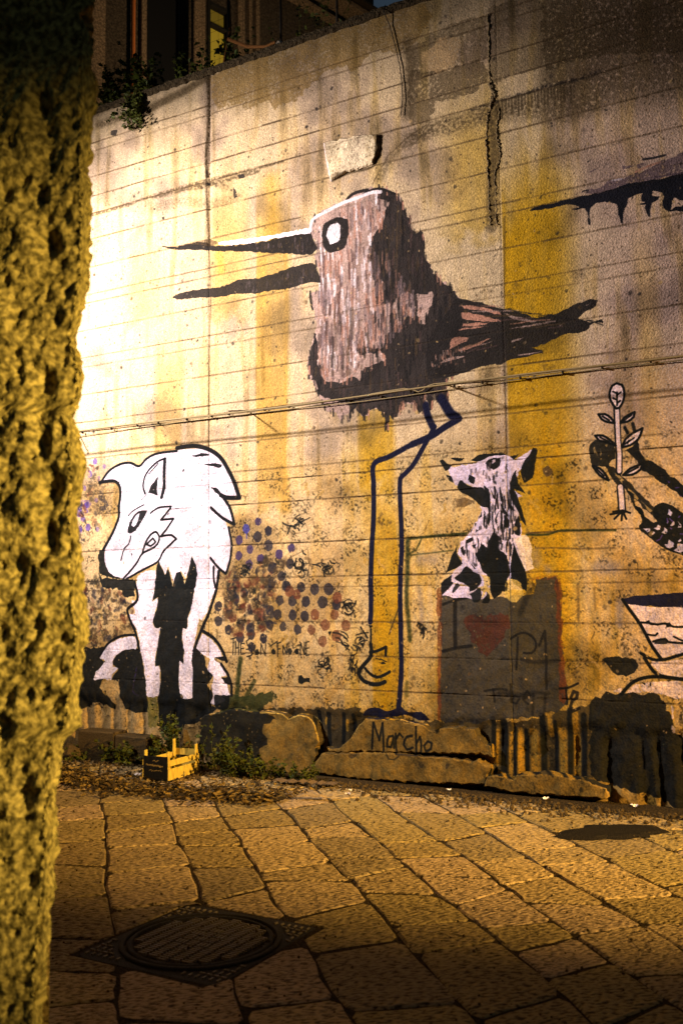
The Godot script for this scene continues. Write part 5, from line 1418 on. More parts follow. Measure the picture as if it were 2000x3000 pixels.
# ---------------------------------------------------------------- the lane
func flag_mesh(outline: PackedVector2Array, c: Vector2, seed_: int) -> ArrayMesh:
	# one worn paving stone: outline in metres round c, cushioned top
	var r := RandomNumberGenerator.new()
	r.seed = seed_
	var p := outline
	if Geometry2D.is_polygon_clockwise(p):
		p.reverse()
	var st_ := begin()
	var tilt := Vector2(r.randf_range(-0.007, 0.007), r.randf_range(-0.007, 0.007))
	var base := r.randf_range(-0.003, 0.003)
	var off := Vector2(r.randf(), r.randf()) * 5.0
	var top := func(v: Vector2, drop: float) -> Vector3: return Vector3(v.x, base + v.dot(tilt) * 0.7 - drop, v.y)
	var ring := [[], [], []]
	for v in p:
		var d := v - c
		var l := d.length()
		ring[0].append(Vector3(d.x, -0.05, d.y))
		ring[1].append(top.call(d, 0.005 + r.randf_range(0.0, 0.003)))
		ring[2].append(top.call(d * (1.0 - 0.012 / maxf(l, 0.06)), r.randf_range(-0.002, 0.003)))
	var n := p.size()
	var q := func(v: Vector3) -> Vector2:
		return Vector2((v.x - v.z) * 0.7071, (v.x + v.z) * 0.7071) * 1.25 + off
	for i in n:
		var j := (i + 1) % n
		var out: Vector3 = ring[1][i] + ring[1][j]
		out.y = 0.0
		for k in 2:
			var quad := [ring[k][i], ring[k][j], ring[k + 1][j], ring[k + 1][i]]
			face(st_, quad, out.normalized() + Vector3.UP * (k * 0.8 + 0.01), quad.map(q))
		var f := [ring[2][i], ring[2][j], Vector3(0, base + r.randf_range(0.0, 0.003), 0)]
		face(st_, f, Vector3.UP, f.map(q))
	return st_.commit()


func seen(x: float, z: float) -> bool:
	# whether a spot of ground lies in or near the picture
	var v := EYE.inverse() * Vector3(x, 0, z)
	return v.z < -0.5 and absf(v.x / v.z) < 0.40 and absf(v.y / v.z) < 0.58


func build_ground() -> void:
	var st_ := begin()
	face(st_, [Vector3(-40, -0.045, -12), Vector3(40, -0.045, -12), Vector3(40, -0.045, 40), Vector3(-40, -0.045, 40)], Vector3.UP)
	var g := part("ground", st_.commit(), mats.ground, self)
	g.set_meta("kind", "structure")
	var bed := begin()
	# packed sand and grit between the stones, a little uneven
	var step := 0.08
	for i in 150:
		for j in 115:
			var x := -9.5 + i * step
			var z := -0.1 + j * step
			var q := []
			for o in [[0, 0], [1, 0], [1, 1], [0, 1]]:
				var xx: float = x + o[0] * step
				var zz: float = z + o[1] * step
				q.append(Vector3(xx, -0.0065 + 0.003 * n_mid.get_noise_2d(xx * 50.0, zz * 50.0) + smoothstep(0.45, 0.05, zz) * 0.02, zz))
			face(bed, q, Vector3.UP)
	var b := part("sand_bed", bed.commit(), mats.ground, self)
	b.set_meta("kind", "structure")
	var pave := Node3D.new()
	pave.name = "pavement"
	pave.set_meta("kind", "structure")
	add_child(pave)
	var hole := PackedVector2Array([Vector2(-3.22, 3.17), Vector2(-2.45, 3.17), Vector2(-2.45, 3.98), Vector2(-3.22, 3.98)])
	var known := {0: [-2.6, -2.15, -1.71, -1.23, -0.7, -0.03, 0.5], 1: [-2.7, -2.3, -1.85, -1.46, -1.11, -0.62, -0.09, 0.35], 2: [-2.4, -1.95, -1.5, -1.02, -0.5], 4: [-1.4, -0.85, -0.5, -0.08, 0.3, 0.72], 5: [-1.6, -0.87, -0.33, 0.1, 0.5, 0.9]}
	var edge := {}
	for k in range(-9, 16):
		edge[k] = -4.9 + 0.392 * k + rng.randf_range(-0.045, 0.045)
	var far := begin()
	var count := 0
	for k in range(-9, 15):
		var q := -6.2
		var cuts := [q]
		while q < 6.5:
			q += rng.randf_range(0.3, 0.66)
			cuts.append(q)
		if known.has(k):
			cuts = cuts.filter(func(v): return v < known[k][0] - 0.25 or v > known[k][-1] + 0.25) + known[k]
			cuts.sort()
		var tilts := []
		for c in cuts:
			tilts.append(rng.randf_range(-0.085, 0.085))
		for i in cuts.size() - 1:
			var p0: float = edge[k]
			var p1: float = edge[k + 1]
			var bend := func(kk: int, qq: float) -> float: return edge[kk] + 0.028 * n_mid.get_noise_2d(qq * 9.0, kk * 71.0)
			var corners := [Vector2(p0, cuts[i] + tilts[i]), Vector2(p1, cuts[i] - tilts[i]), Vector2(p1, cuts[i + 1] - tilts[i + 1]), Vector2(p0, cuts[i + 1] + tilts[i + 1])]
			for s in 4:
				corners[s].x = bend.call(k + (1 if s in [1, 2] else 0), corners[s].y)
			var gap := rng.randf_range(0.005, 0.013)
			var mid := Vector2.ZERO
			for v in corners:
				mid += v / 4.0
			var outline := PackedVector2Array()
			for s in 4:
				var a: Vector2 = corners[s]
				var bb: Vector2 = corners[(s + 1) % 4]
				for f in [0.07, 0.36, 0.64, 0.93]:
					var v := a.lerp(bb, f)
					if s % 2 == 1:
						v.x = bend.call(k + (1 if s == 1 else 0), v.y)
					v += (mid - v).sign() * Vector2(gap * 0.5, gap * 1.1) + Vector2(rng.randf_range(-0.006, 0.006), rng.randf_range(-0.006, 0.006))
					outline.append(Vector2(v.x + v.y, v.y - v.x) * 0.7071)
			var c := Vector2(mid.x + mid.y, mid.y - mid.x) * 0.7071
			if c.y < 0.02 or c.x < -9.3 or c.x > 2.2 or c.y > 8.9:
				continue
			var pieces := [outline]
			if Geometry2D.intersect_polygons(outline, hole).size():
				pieces = Geometry2D.clip_polygons(outline, hole)
			for piece in pieces:
				if piece.size() < 5:
					continue
				var cc := Vector2.ZERO
				for v in piece:
					cc += v / piece.size()
				var mesh := flag_mesh(piece, cc, rng.randi())
				if seen(cc.x, cc.y) and count < 298:
					part("paving_stone", mesh, mats["stone%d" % (rng.randi() % 6)], pave, Vector3(cc.x, 0.0, cc.y))
					count += 1
				else:
					far.append_from(mesh, 0, Transform3D(Basis.IDENTITY, Vector3(cc.x, 0, cc.y)))
	var fo := part("paving_beyond", far.commit(), mats.stone3, pave)
	fo.set_meta("kind", "stuff")
	print("stones ", count)
	# a low blackish patch on the paving near the wall
	var st2 := begin()
	var ring := []
	for k in 28:
		var a := TAU * k / 28.0
		var w := 0.95 + 0.45 * n_mid.get_noise_1d(k * 31.0)
		ring.append(Vector2(cos(a) * 0.36 * w, sin(a) * 0.2 * w).rotated(-0.75))
	var hub := Vector3(0, 0.017, 0)
	for k in 28:
		var u: Vector2 = ring[k]
		var v: Vector2 = ring[(k + 1) % 28]
		var a := Vector3(u.x, 0.001, u.y)
		var bb := Vector3(v.x, 0.001, v.y)
		var a2 := a * 0.75 + Vector3(0, 0.015 + 0.004 * n_mid.get_noise_1d(k * 90.0), 0)
		var b2 := bb * 0.75 + Vector3(0, 0.015 + 0.004 * n_mid.get_noise_1d((k + 1) % 28 * 90.0), 0)
		face(st2, [a, bb, b2, a2], Vector3.UP)
		face(st2, [a2, b2, hub], Vector3.UP)
	var patch := part("dark_patch", st2.commit(), mats.patch_black, self, Vector3(-1.8, 0.0, 0.8))
	patch.set_meta("label", "black patch on the paving near the right of the wall")
	patch.set_meta("category", "patch")
	patch.name = numbered("dark_patch")


func build_manhole() -> void:
	var t := thing("manhole_cover", "round iron manhole cover with ribbed tread in a square frame", "manhole cover", Vector3(-2.835, -0.005, 3.575), 0.03)
	var s := begin()
	# square frame with a round opening, as a fan of trapezoids
	for k in 64:
		var a0 := TAU * k / 64.0
		var a1 := TAU * (k + 1) / 64.0
		var sq := func(a: float) -> Vector3:
			var d := Vector2(cos(a), sin(a))
			d /= maxf(absf(d.x) / 0.365, absf(d.y) / 0.39)
			return Vector3(d.x, 0.0, d.y)
		var o0: Vector3 = sq.call(a0)
		var o1: Vector3 = sq.call(a1)
		var i0 := Vector3(cos(a0), 0, sin(a0)) * 0.345
		var i1 := Vector3(cos(a1), 0, sin(a1)) * 0.345
		face(s, [o0, o1, i1, i0], Vector3.UP)
		face(s, [o0, o1, o1 + Vector3.DOWN * 0.06, o0 + Vector3.DOWN * 0.06], o0)
	part("frame", s.commit(), mats.iron, t)
	s = begin()
	lathe(s, [[0.352, -0.02], [0.352, 0.008], [0.346, 0.012], [0.332, 0.012], [0.328, 0.006], [0.328, -0.02]], 64)
	lathe(s, [[0.318, -0.02], [0.318, 0.006], [0.312, 0.01], [0.298, 0.01], [0.294, 0.003], [0.294, -0.02]], 64)
	part("rim", s.commit(), mats.iron, t)
	s = begin()
	lathe(s, [[0.322, -0.03], [0.322, -0.002], [0.0001, -0.002]], 48)
	part("lid", s.commit(), mats.iron, t)
	s = begin()
	# basket tread: three short bars to a square, every other square turned
	# the corners of the frame carry short ribs too
	for i in range(-11, 12):
		for j in range(-12, 13):
			var c := Vector3(i * 0.034, 0.0, j * 0.034)
			if Vector2(c.x, c.z).length() > 0.375 and absf(c.x) < 0.345 and absf(c.z) < 0.37:
				box(s, c, Vector3(0.024, 0.012, 0.009) if j % 2 else Vector3(0.009, 0.012, 0.024), Basis.IDENTITY, 0.0)
	for i in range(-5, 6):
		for j in range(-5, 6):
			for k in 3:
				var c := Vector3(i * 0.058, 0.0, j * 0.058)
				var turned := (i + j) % 2 == 0 if absi(i) < 2 and absi(j) < 3 else false
				c += Vector3((k - 1) * 0.019, 0, 0) if turned else Vector3(0, 0, (k - 1) * 0.019)
				if Vector2(c.x, c.z).length() < 0.277:
					box(s, c, Vector3(0.009, 0.022, 0.044) if turned else Vector3(0.044, 0.022, 0.009), Basis.IDENTITY, 0.0)
	var tr := part("tread", s.commit(), mats.iron_worn, t)
	tr.set_meta("kind", "stuff")


func build_crate() -> void:
	# the black printed end looks along +z, the lit long side along +x
	var t := thing("fruit_crate", "small wooden fruit crate with a black printed end on the ground by the wall", "crate", Vector3(-5.56, 0.0, 0.56), 0.11)
	var l := 0.46
	var w := 0.245
	var tw := 0.008
	for sx in [-1.0, 1.0]:
		for row in [[0.0, 0.092], [0.112, 0.048]]:
			var s := begin()
			if row[0] == 0.0 and sx > 0:
				# the lower board, notched at its foot
				for k in 2:
					var a := -l / 2 + k * (l / 2 + 0.012)
					box(s, Vector3(0, 0.046, a + (l / 2 - 0.012) / 2), Vector3(tw, 0.092, l / 2 - 0.012), Basis.IDENTITY, 0.0015)
				box(s, Vector3(0, 0.066, 0), Vector3(tw, 0.05, 0.0245))
			else:
				box(s, Vector3(0, row[0] + row[1] / 2, 0), Vector3(tw, row[1], l), Basis.IDENTITY, 0.0015)
			part("side_board", s.commit(), mats.crate, t, Vector3(sx * w / 2, 0.004, 0), Vector3(0, 0, rng.randf_range(-0.01, 0.01)))
		for sz in [-1.0, 1.0]:
			var s2 := begin()
			var ht: float = {Vector2(1, 1): 0.232, Vector2(1, -1): 0.238, Vector2(-1, 1): 0.236, Vector2(-1, -1): 0.27}[Vector2(sx, sz)]
			box(s2, Vector3(0, ht / 2, 0), Vector3(0.012, ht, 0.034), Basis.IDENTITY, 0.002)
			part("corner_post", s2.commit(), mats.crate, t, Vector3(sx * (w / 2 - 0.012), 0.003, sz * (l / 2 - 0.024)))
	var e := begin()
	box(e, Vector3(0, 0.099, 0), Vector3(w - 0.012, 0.19, 0.005), Basis.IDENTITY, 0.001)
	var p := part("printed_end", e.commit(), mats.crate_black, t, Vector3(0, 0.002, l / 2 - 0.003))
	p.set_meta("label", "black end board with pale print")
	var f := begin()
	box(f, Vector3(0, 0.165, 0), Vector3(w - 0.012, 0.055, 0.005), Basis.IDENTITY, 0.001)
	box(f, Vector3(0, 0.06, 0), Vector3(w - 0.012, 0.11, 0.005), Basis.IDENTITY, 0.001)
	part("end_board", f.commit(), mats.crate, t, Vector3(0, 0.002, -l / 2 + 0.004))
	for k in 3:
		var b := begin()
		box(b, Vector3.ZERO, Vector3(0.07, 0.005, l - 0.012), Basis.IDENTITY, 0.001)
		part("floor_board", b.commit(), mats.crate, t, Vector3((k - 1) * 0.078, 0.008, 0))
	# the printed lines: a small emblem, a slanting script line, a blurred line under it
	var pr := begin()
	for k in 22:
		var x := -0.088 + k * 0.0075
		box(pr, Vector3(x, 0.128 - k * 0.0006 + rng.randf_range(-0.003, 0.003), 0), Vector3(0.004, rng.randf_range(0.006, 0.018), 0.0006), Basis(Vector3.BACK, rng.randf_range(-0.5, 0.2)))
	for k in 7:
		box(pr, Vector3(-0.022 + k * 0.008, 0.158 + sin(k * 1.3) * 0.006, 0), Vector3(0.009, 0.004, 0.0006), Basis(Vector3.BACK, sin(k * 2.0)))
	for k in 14:
		box(pr, Vector3(-0.06 + k * 0.009, 0.082 + rng.randf_range(-0.006, 0.006), 0), Vector3(0.005, rng.randf_range(0.003, 0.008), 0.0006))
	part("print", pr.commit(), mats.crate_print, t, Vector3(0, 0.0, l / 2 + 0.0001)).set_meta("kind", "stuff")


# ---------------------------------------------------------------- plants and litter
func leaf(s: SurfaceTool, at: Vector3, dir: Vector3, size: float, r: RandomNumberGenerator, shade: Color) -> void:
	var side := dir.cross(Vector3(r.randf_range(-1, 1), r.randf_range(0.2, 1), r.randf_range(-1, 1))).normalized()
	var up := side.cross(dir).normalized()
	var w := size * r.randf_range(0.3, 0.45)
	var a := at
	var b := at + dir * size * 0.5 + side * w + up * size * 0.12
	var c := at + dir * size + up * -size * 0.1
	var d := at + dir * size * 0.5 - side * w + up * size * 0.12
	for tri in [[a, b, c], [a, c, d]]:
		var n: Vector3 = -(tri[1] - tri[0]).cross(tri[2] - tri[0]).normalized()
		for v in tri:
			s.set_color(shade)
			s.set_normal(n)
			s.add_vertex(v)


func weed(label: String, at: Vector3, spread: Vector3, stems: int, leaves: int, size: float, seed_: int, group := "weeds along the foot of the wall", category := "weed", called := "weed_clump", droop := 0.0) -> void:
	# stems that lean outwards, with leaves along them
	var t := thing(called, label, category, at, 0.0, group)
	var r := RandomNumberGenerator.new()
	r.seed = seed_
	var fs := begin()
	var ss := begin()
	for k in stems:
		var foot := Vector3(r.randf_range(-1, 1) * spread.x, 0, r.randf_range(-1, 1) * spread.z)
		var lean := Vector3(r.randf_range(-0.4, 0.4), 0, r.randf_range(-0.2, 0.4)) * spread.y
		var h := spread.y * r.randf_range(0.35, 1.0) * (1.0 if droop == 0.0 else -1.0)
		var pts := []
		for i in 5:
			var f := i / 4.0
			pts.append(foot + lean * f * f + Vector3(r.randf_range(-1, 1), 0, r.randf_range(-1, 1)) * 0.012 + Vector3(0, h * f, 0))
		tube(ss, pts, 0.003, 0.001, 3)
		for i in leaves:
			var f := r.randf_range(0.1, 1.0)
			var j := mini(int(f * 4), 3)
			var p: Vector3 = pts[j].lerp(pts[j + 1], f * 4 - j)
			var d := Vector3(r.randf_range(-1, 1), r.randf_range(-0.5, 0.7), r.randf_range(-0.6, 1)).normalized()
			var g := r.randf_range(0.5, 1.25)
			leaf(fs, p, d, size * r.randf_range(0.5, 1.2), r, Color(0.042 * g, 0.048 * g * r.randf_range(0.85, 1.1), 0.01 * g))
	part("stems", ss.commit(), mats.stem, t).set_meta("kind", "stuff")
	part("foliage", fs.commit(), mats.leaf, t)


func scatter(called: String, label: String, n: int, mesh: Mesh, m: Material, where: Callable, size: Vector2, flat: float) -> void:
	var mm := MultiMesh.new()
	mm.transform_format = MultiMesh.TRANSFORM_3D
	mm.mesh = mesh
	mm.instance_count = n
	for i in n:
		var p: Vector3 = where.call()
		var b := Basis.from_euler(Vector3(rng.randf_range(-flat, flat), rng.randf() * TAU, rng.randf_range(-flat, flat))).scaled(Vector3.ONE * rng.randf_range(size.x, size.y))
		mm.set_instance_transform(i, Transform3D(b, p))
	var o := MultiMeshInstance3D.new()
	o.name = called
	o.multimesh = mm
	o.material_override = m
	o.set_meta("kind", "stuff")
	o.set_meta("label", label)
	add_child(o, true)


func build_litter() -> void:
	var r := RandomNumberGenerator.new()
	r.seed = 5
	for v in 3:
		var lf := begin()
		# a dry curled leaf
		for k in 6:
			var a0 := TAU * k / 6.0
			var a1 := TAU * (k + 1) / 6.0
			var e := func(a: float) -> Vector3: return Vector3(cos(a) * 0.032, 0.004 + 0.008 * absf(sin(a + v)), sin(a) * 0.017)
			face(lf, [e.call(a0), e.call(a1), Vector3(0, 0.003, 0)], Vector3.UP)
		var where := func() -> Vector3:
			var f := r.randf()
			var x := -6.75 + f * 2.6
			var z := 0.98 + 0.22 * sin(f * 3.0) - f * 0.05 + r.randfn(0.0, 0.12) - (0.25 if r.randf() < 0.25 else 0.0)
			return Vector3(x, 0.004 + r.randf() * 0.016, clampf(z, 0.2, 1.6))
		scatter("dry_leaves", "brown dry leaves swept together in front of the crate", 1000, lf.commit(), mats["dry%d" % v], where, Vector2(0.35, 0.95), 0.6)
	var near_wall := func() -> Vector3:
		var x := r.randf_range(-7.2, -1.2)
		return Vector3(x, 0.006, 0.16 + absf(r.randfn(0.0, 0.22)) + (0.1 if x < -4.4 else 0.0))
	scatter("grit", "small stones and grit along the foot of the wall", 1500, lump(3, Vector3(0.022, 0.014, 0.018)), mats.rubble, near_wall, Vector2(0.3, 1.5), 0.4)
	var all_over := func() -> Vector3: return Vector3(r.randf_range(-6.8, -1.0), 0.006, r.randf_range(0.3, 4.4))
	scatter("loose_grit", "grit strewn over the paving", 1300, lump(4, Vector3(0.012, 0.008, 0.01)), mats.rubble, all_over, Vector2(0.3, 1.3), 0.4)
	# paper and cardboard
	var k := 0
	for q in [[-3.23, 0.13, 0.05, "white scrap of paper at the foot of the signed lump of render"], [-2.47, 0.11, 0.055, "crumpled white paper at the wall right of the black ribs"], [-1.86, 0.06, 0.05, "pale crumpled scrap at the wall, rightmost of the litter"], [-3.82, 0.62, 0.045, "white scrap of paper on the paving below the bird's foot"], [-3.88, 0.48, 0.04, "small white scrap nearest the old render on the paving"], [-5.78, 0.74, 0.06, "white folded scrap against the crate's black end"]]:
		var s := begin()
		var rr := RandomNumberGenerator.new()
		rr.seed = 40 + k
		var g := []
		for i in 5:
			for j in 4:
				g.append(Vector3((i - 2) * 0.25, rr.randf_range(0.0, 0.4), (j - 1.5) * 0.22) * q[2] * 0.9 + Vector3(rr.randf_range(-0.006, 0.006), 0.004, 0))
		for i in 4:
			for j in 3:
				face(s, [g[i * 4 + j], g[i * 4 + 4 + j], g[i * 4 + 5 + j]], Vector3.UP)
				face(s, [g[i * 4 + j], g[i * 4 + 5 + j], g[i * 4 + 1 + j]], Vector3.UP)
		var o := part("paper_scrap", s.commit(), mats.paper, self, Vector3(q[0], 0.012, q[1]), Vector3(0, k * 1.3, 0))
		o.name = numbered("paper_scrap")
		o.set_meta("label", q[3])
		o.set_meta("category", "litter")
		o.set_meta("group", "scraps of paper")
		k += 1
	for q in [[-4.46, 0.42, 0.2, 0.12, 0.25, mats.card, "flattened brown cardboard near the mossy render, left piece"], [-4.18, 0.38, 0.17, 0.1, 0.1, mats.card, "flattened brown cardboard right of the first piece"], [-3.98, 0.82, 0.2, 0.07, 0.5, mats.card_pale, "pale bent piece of cardboard out on the paving"]]:
		var s := begin()
		var rr := RandomNumberGenerator.new()
		rr.seed = k
		k += 1
		var rows := []
		for i in 7:
			var f := i / 6.0 - 0.5
			var y := 0.012 + 0.018 * absf(sin(i * 1.4 + k)) + rr.randf_range(0, 0.006)
			rows.append([Vector3(f * q[2] * 1.3, y, -q[3] / 2 * rr.randf_range(0.8, 1.15)), Vector3(f * q[2] * 1.3, y + rr.randf_range(-0.004, 0.006), q[3] / 2 * rr.randf_range(0.8, 1.15))])
		for i in 6:
			face(s, [rows[i][0], rows[i + 1][0], rows[i + 1][1]], Vector3.UP)
			face(s, [rows[i][0], rows[i + 1][1], rows[i][1]], Vector3.UP)
			for e in 2:
				var dn := Vector3(0, -0.005, 0)
				face(s, [rows[i][e], rows[i + 1][e], rows[i + 1][e] + dn, rows[i][e] + dn], Vector3(0, 0, e * 2 - 1))
		var o := part("cardboard", s.commit(), q[5], self, Vector3(q[0], 0.006, q[1]), Vector3(0, q[4], 0))
		o.name = numbered("cardboard")
		o.set_meta("label", q[6])
		o.set_meta("category", "cardboard")
	for q in [[-6.55, 0.13, 0.85, 0.27, 0.2, 21, "long broken concrete block lying at the foot of the white animal", "concrete_block"], [-5.66, 0.26, 0.17, 0.38, 0.12, 23, "upright broken stone leaning on the wall behind the crate", "broken_stone"], [-7.0, 0.3, 0.3, 0.16, 0.2, 25, "dark broken stone at the far left by the near pillar", "broken_stone"], [-4.98, 0.3, 0.14, 0.07, 0.1, 27, "small stone beside the weeds right of the crate", "broken_stone"]]:
		var shape := lump(q[5], Vector3(q[2], q[3], q[4]), 0.12)
		if q[7] == "concrete_block":
			var bs := begin()
			box(bs, Vector3(-0.2, q[3] / 2, 0), Vector3(0.44, q[3], q[4]), Basis(Vector3.UP, 0.04), 0.014)
			box(bs, Vector3(0.225, q[3] / 2 - 0.012, 0.006), Vector3(0.4, q[3] - 0.02, q[4] * 0.9), Basis(Vector3.UP, -0.03), 0.014)
			shape = bs.commit()
		var o := part(q[7], shape, mats.rubble, self, Vector3(q[0], -0.01, q[1]), Vector3(0, 0.1 * q[5], 0) if q[2] < 0.5 else Vector3(0, 0.02, 0))
		o.name = numbered(q[7])
		o.set_meta("label", q[6])
		o.set_meta("category", "stone")
	for q in [[-4.89, "pale stone lying on the wall top above the patch", 0.13], [-4.05, "white stone on the wall top at the dark eave", 0.1], [-3.9, "broken tile standing on the wall top left of the dark sky", 0.09]]:
		var o := part("loose_stone", lump(int(q[2] * 900), Vector3(q[2], q[2] * 0.8, q[2] * 0.7), 0.2), mats.pale_stone, self, Vector3(q[0], 6.44, -0.12))
		o.name = numbered("loose_stone")
		o.set_meta("label", q[1])
		o.set_meta("category", "stone")


func build_plants() -> void:
	weed("ivy climbing the wall below the white animal's left leg", Vector3(-5.95, 0.05, 0.1), Vector3(0.07, 0.55, 0.03), 14, 26, 0.04, 1)
	weed("low dark undergrowth left of the crate", Vector3(-6.2, 0.0, 0.3), Vector3(0.42, 0.2, 0.12), 30, 14, 0.05, 2)
	weed("dark weeds behind the crate under the black chest", Vector3(-5.65, 0.0, 0.22), Vector3(0.3, 0.42, 0.08), 26, 16, 0.042, 3)
	weed("bushy weed right of the crate, tallest of the row", Vector3(-5.08, 0.0, 0.36), Vector3(0.12, 0.4, 0.07), 12, 24, 0.04, 4)
	weed("leafy weed against the black part of the render", Vector3(-4.95, 0.0, 0.3), Vector3(0.24, 0.22, 0.08), 30, 16, 0.042, 5)
	weed("low weeds at the foot of the mossy render", Vector3(-4.6, 0.0, 0.22), Vector3(0.24, 0.16, 0.06), 30, 14, 0.034, 6)
	weed("sparse weeds at the left end of the wall", Vector3(-6.95, 0.0, 0.3), Vector3(0.28, 0.13, 0.14), 20, 10, 0.04, 7)
	var top := "growth along the wall top"
	weed("dark ivy bush on the wall top beside the pillar", Vector3(-6.75, 6.42, -0.2), Vector3(0.42, 0.55, 0.14), 46, 26, 0.06, 11, top, "ivy", "ivy_bush")
	weed("ivy tuft hanging over the top of the wall", Vector3(-6.5, 6.42, 0.03), Vector3(0.1, 0.42, 0.02), 22, 30, 0.045, 12, top, "ivy", "ivy_tuft", 1.0)
	weed("thin shrub on the wall top below the pipe", Vector3(-5.95, 6.42, -0.3), Vector3(0.22, 0.5, 0.1), 16, 16, 0.06, 13, top, "shrub", "wall_shrub")
	weed("small pale-leaved shrub on the wall top near the window", Vector3(-5.62, 6.42, -0.35), Vector3(0.12, 0.7, 0.1), 9, 16, 0.065, 14, top, "shrub", "wall_shrub")
	weed("twiggy shrub against the sky on the wall top", Vector3(-4.75, 6.42, -0.5), Vector3(0.4, 0.8, 0.2), 14, 13, 0.055, 15, top, "shrub", "wall_shrub")
	# bare branches
	for q in [[[-6.75, 6.9, -0.3, -6.55, 6.72, -0.25, -6.4, 6.52, -0.2], 0.028, "orange bare branch leaning out of the ivy"], [[-5.75, 7.4, -0.5, -5.66, 7.0, -0.4, -5.62, 6.6, -0.25, -5.6, 6.43, -0.2], 0.02, "thin leaning trunk of a bare sapling on the wall top"], [[-5.45, 6.72, -0.1, -5.2, 6.55, -0.06, -4.98, 6.47, -0.03, -4.85, 6.46, 0.0], 0.02, "dead stick lying on the wall top below the window"]]:
		var s := begin()
		var pts := []
		for i in range(0, q[0].size(), 3):
			pts.append(Vector3(q[0][i], q[0][i + 1], q[0][i + 2]))
		tube(s, pts, q[1], q[1] * 0.6, 6)
		var o := part("bare_branch", s.commit(), mats.bark, self)
		o.name = numbered("bare_branch")
		o.set_meta("label", q[2])
		o.set_meta("category", "branch")


# ---------------------------------------------------------------- cables and lamps
func build_cables() -> void:
	var t := thing("wall_cable", "thin pale cable clipped along the wall across the bird's belly", "cable")
	var pts := [Vector3(-9.0, 3.16, 0.02), Vector3(-7.25, 3.145, 0.02), Vector3(-6.0, 3.12, 0.02)]
	for q in [[-4.685, 3.114], [-4.419, 3.119], [-4.099, 3.128], [-3.767, 3.145], [-3.6, 3.15], [-3.518, 3.127], [-3.477, 3.107], [-3.437, 3.116], [-3.39, 3.146], [-3.344, 3.155], [-3.208, 3.151], [-2.815, 3.132], [-2.415, 3.124], [-2.022, 3.125], [-1.77, 3.12]]:
		pts.append(Vector3(q[0], q[1], 0.02))
	pts.append(Vector3(-0.6, 3.12, 0.03))
	pts.append(Vector3(3.0, 3.1, 0.03))
	var s := begin()
	tube(s, pts, 0.0048, 0.0048, 6)
	part("cable", s.commit(), mats.cable_pale, t)
	s = begin()
	var second := []
	for p in pts:
		second.append(Vector3(p.x, 3.10 + 0.012 * sin(p.x * 2.0), p.z * 0.6))
	tube(s, second, 0.004, 0.004, 6)
	part("cable", s.commit(), mats.cable_pale, t)
	for k in 22:
		var c := begin()
		var x := -7.1 + k * 0.3 + rng.randf_range(-0.06, 0.06)
		box(c, Vector3(x, 3.118, 0.025), Vector3(0.012, 0.022, 0.03), Basis.IDENTITY, 0.004)
		part("clip", c.commit(), mats.cable_dark, t)
	# a thicker line held off the wall by rods: it throws the soft band of shade below
	var u := thing("spanned_cable", "dark cable held off the wall on thin rods, just above the white animal", "cable")
	s = begin()
	var line := []
	for k in 41:
		var x := -10.0 + k * 0.3
		line.append(Vector3(x, 3.073 + 0.008 * sin(x * 1.7), 0.28))
	tube(s, line, 0.008, 0.008, 6)
	part("cable", s.commit(), mats.cable_pale, u)
	for x in [-7.25, -5.17, -3.22, -1.2]:
		var p := begin()
		tube(p, [Vector3(x, 3.14, -0.03), Vector3(x, 3.088, 0.28)], 0.006, 0.006, 5)
		part("rod", p.commit(), mats.cable_dark, u)
	var h := begin()
	tube(h, [Vector3(-3.74, 6.46, -0.02), Vector3(-3.727, 6.379, 0.045), Vector3(-3.688, 6.252, 0.012), Vector3(-3.635, 6.046, 0.012), Vector3(-3.597, 5.865, 0.012), Vector3(-3.58, 5.71, 0.012), Vector3(-3.577, 5.578, 0.012), Vector3(-3.595, 5.438, 0.014)], 0.0045, 0.004, 5)
	var o := part("hanging_wire", h.commit(), mats.cable_dark, self)
	o.name = numbered("hanging_wire")
	o.set_meta("label", "loose dark wire hanging from the wall top right of the patch")
	o.set_meta("category", "wire")


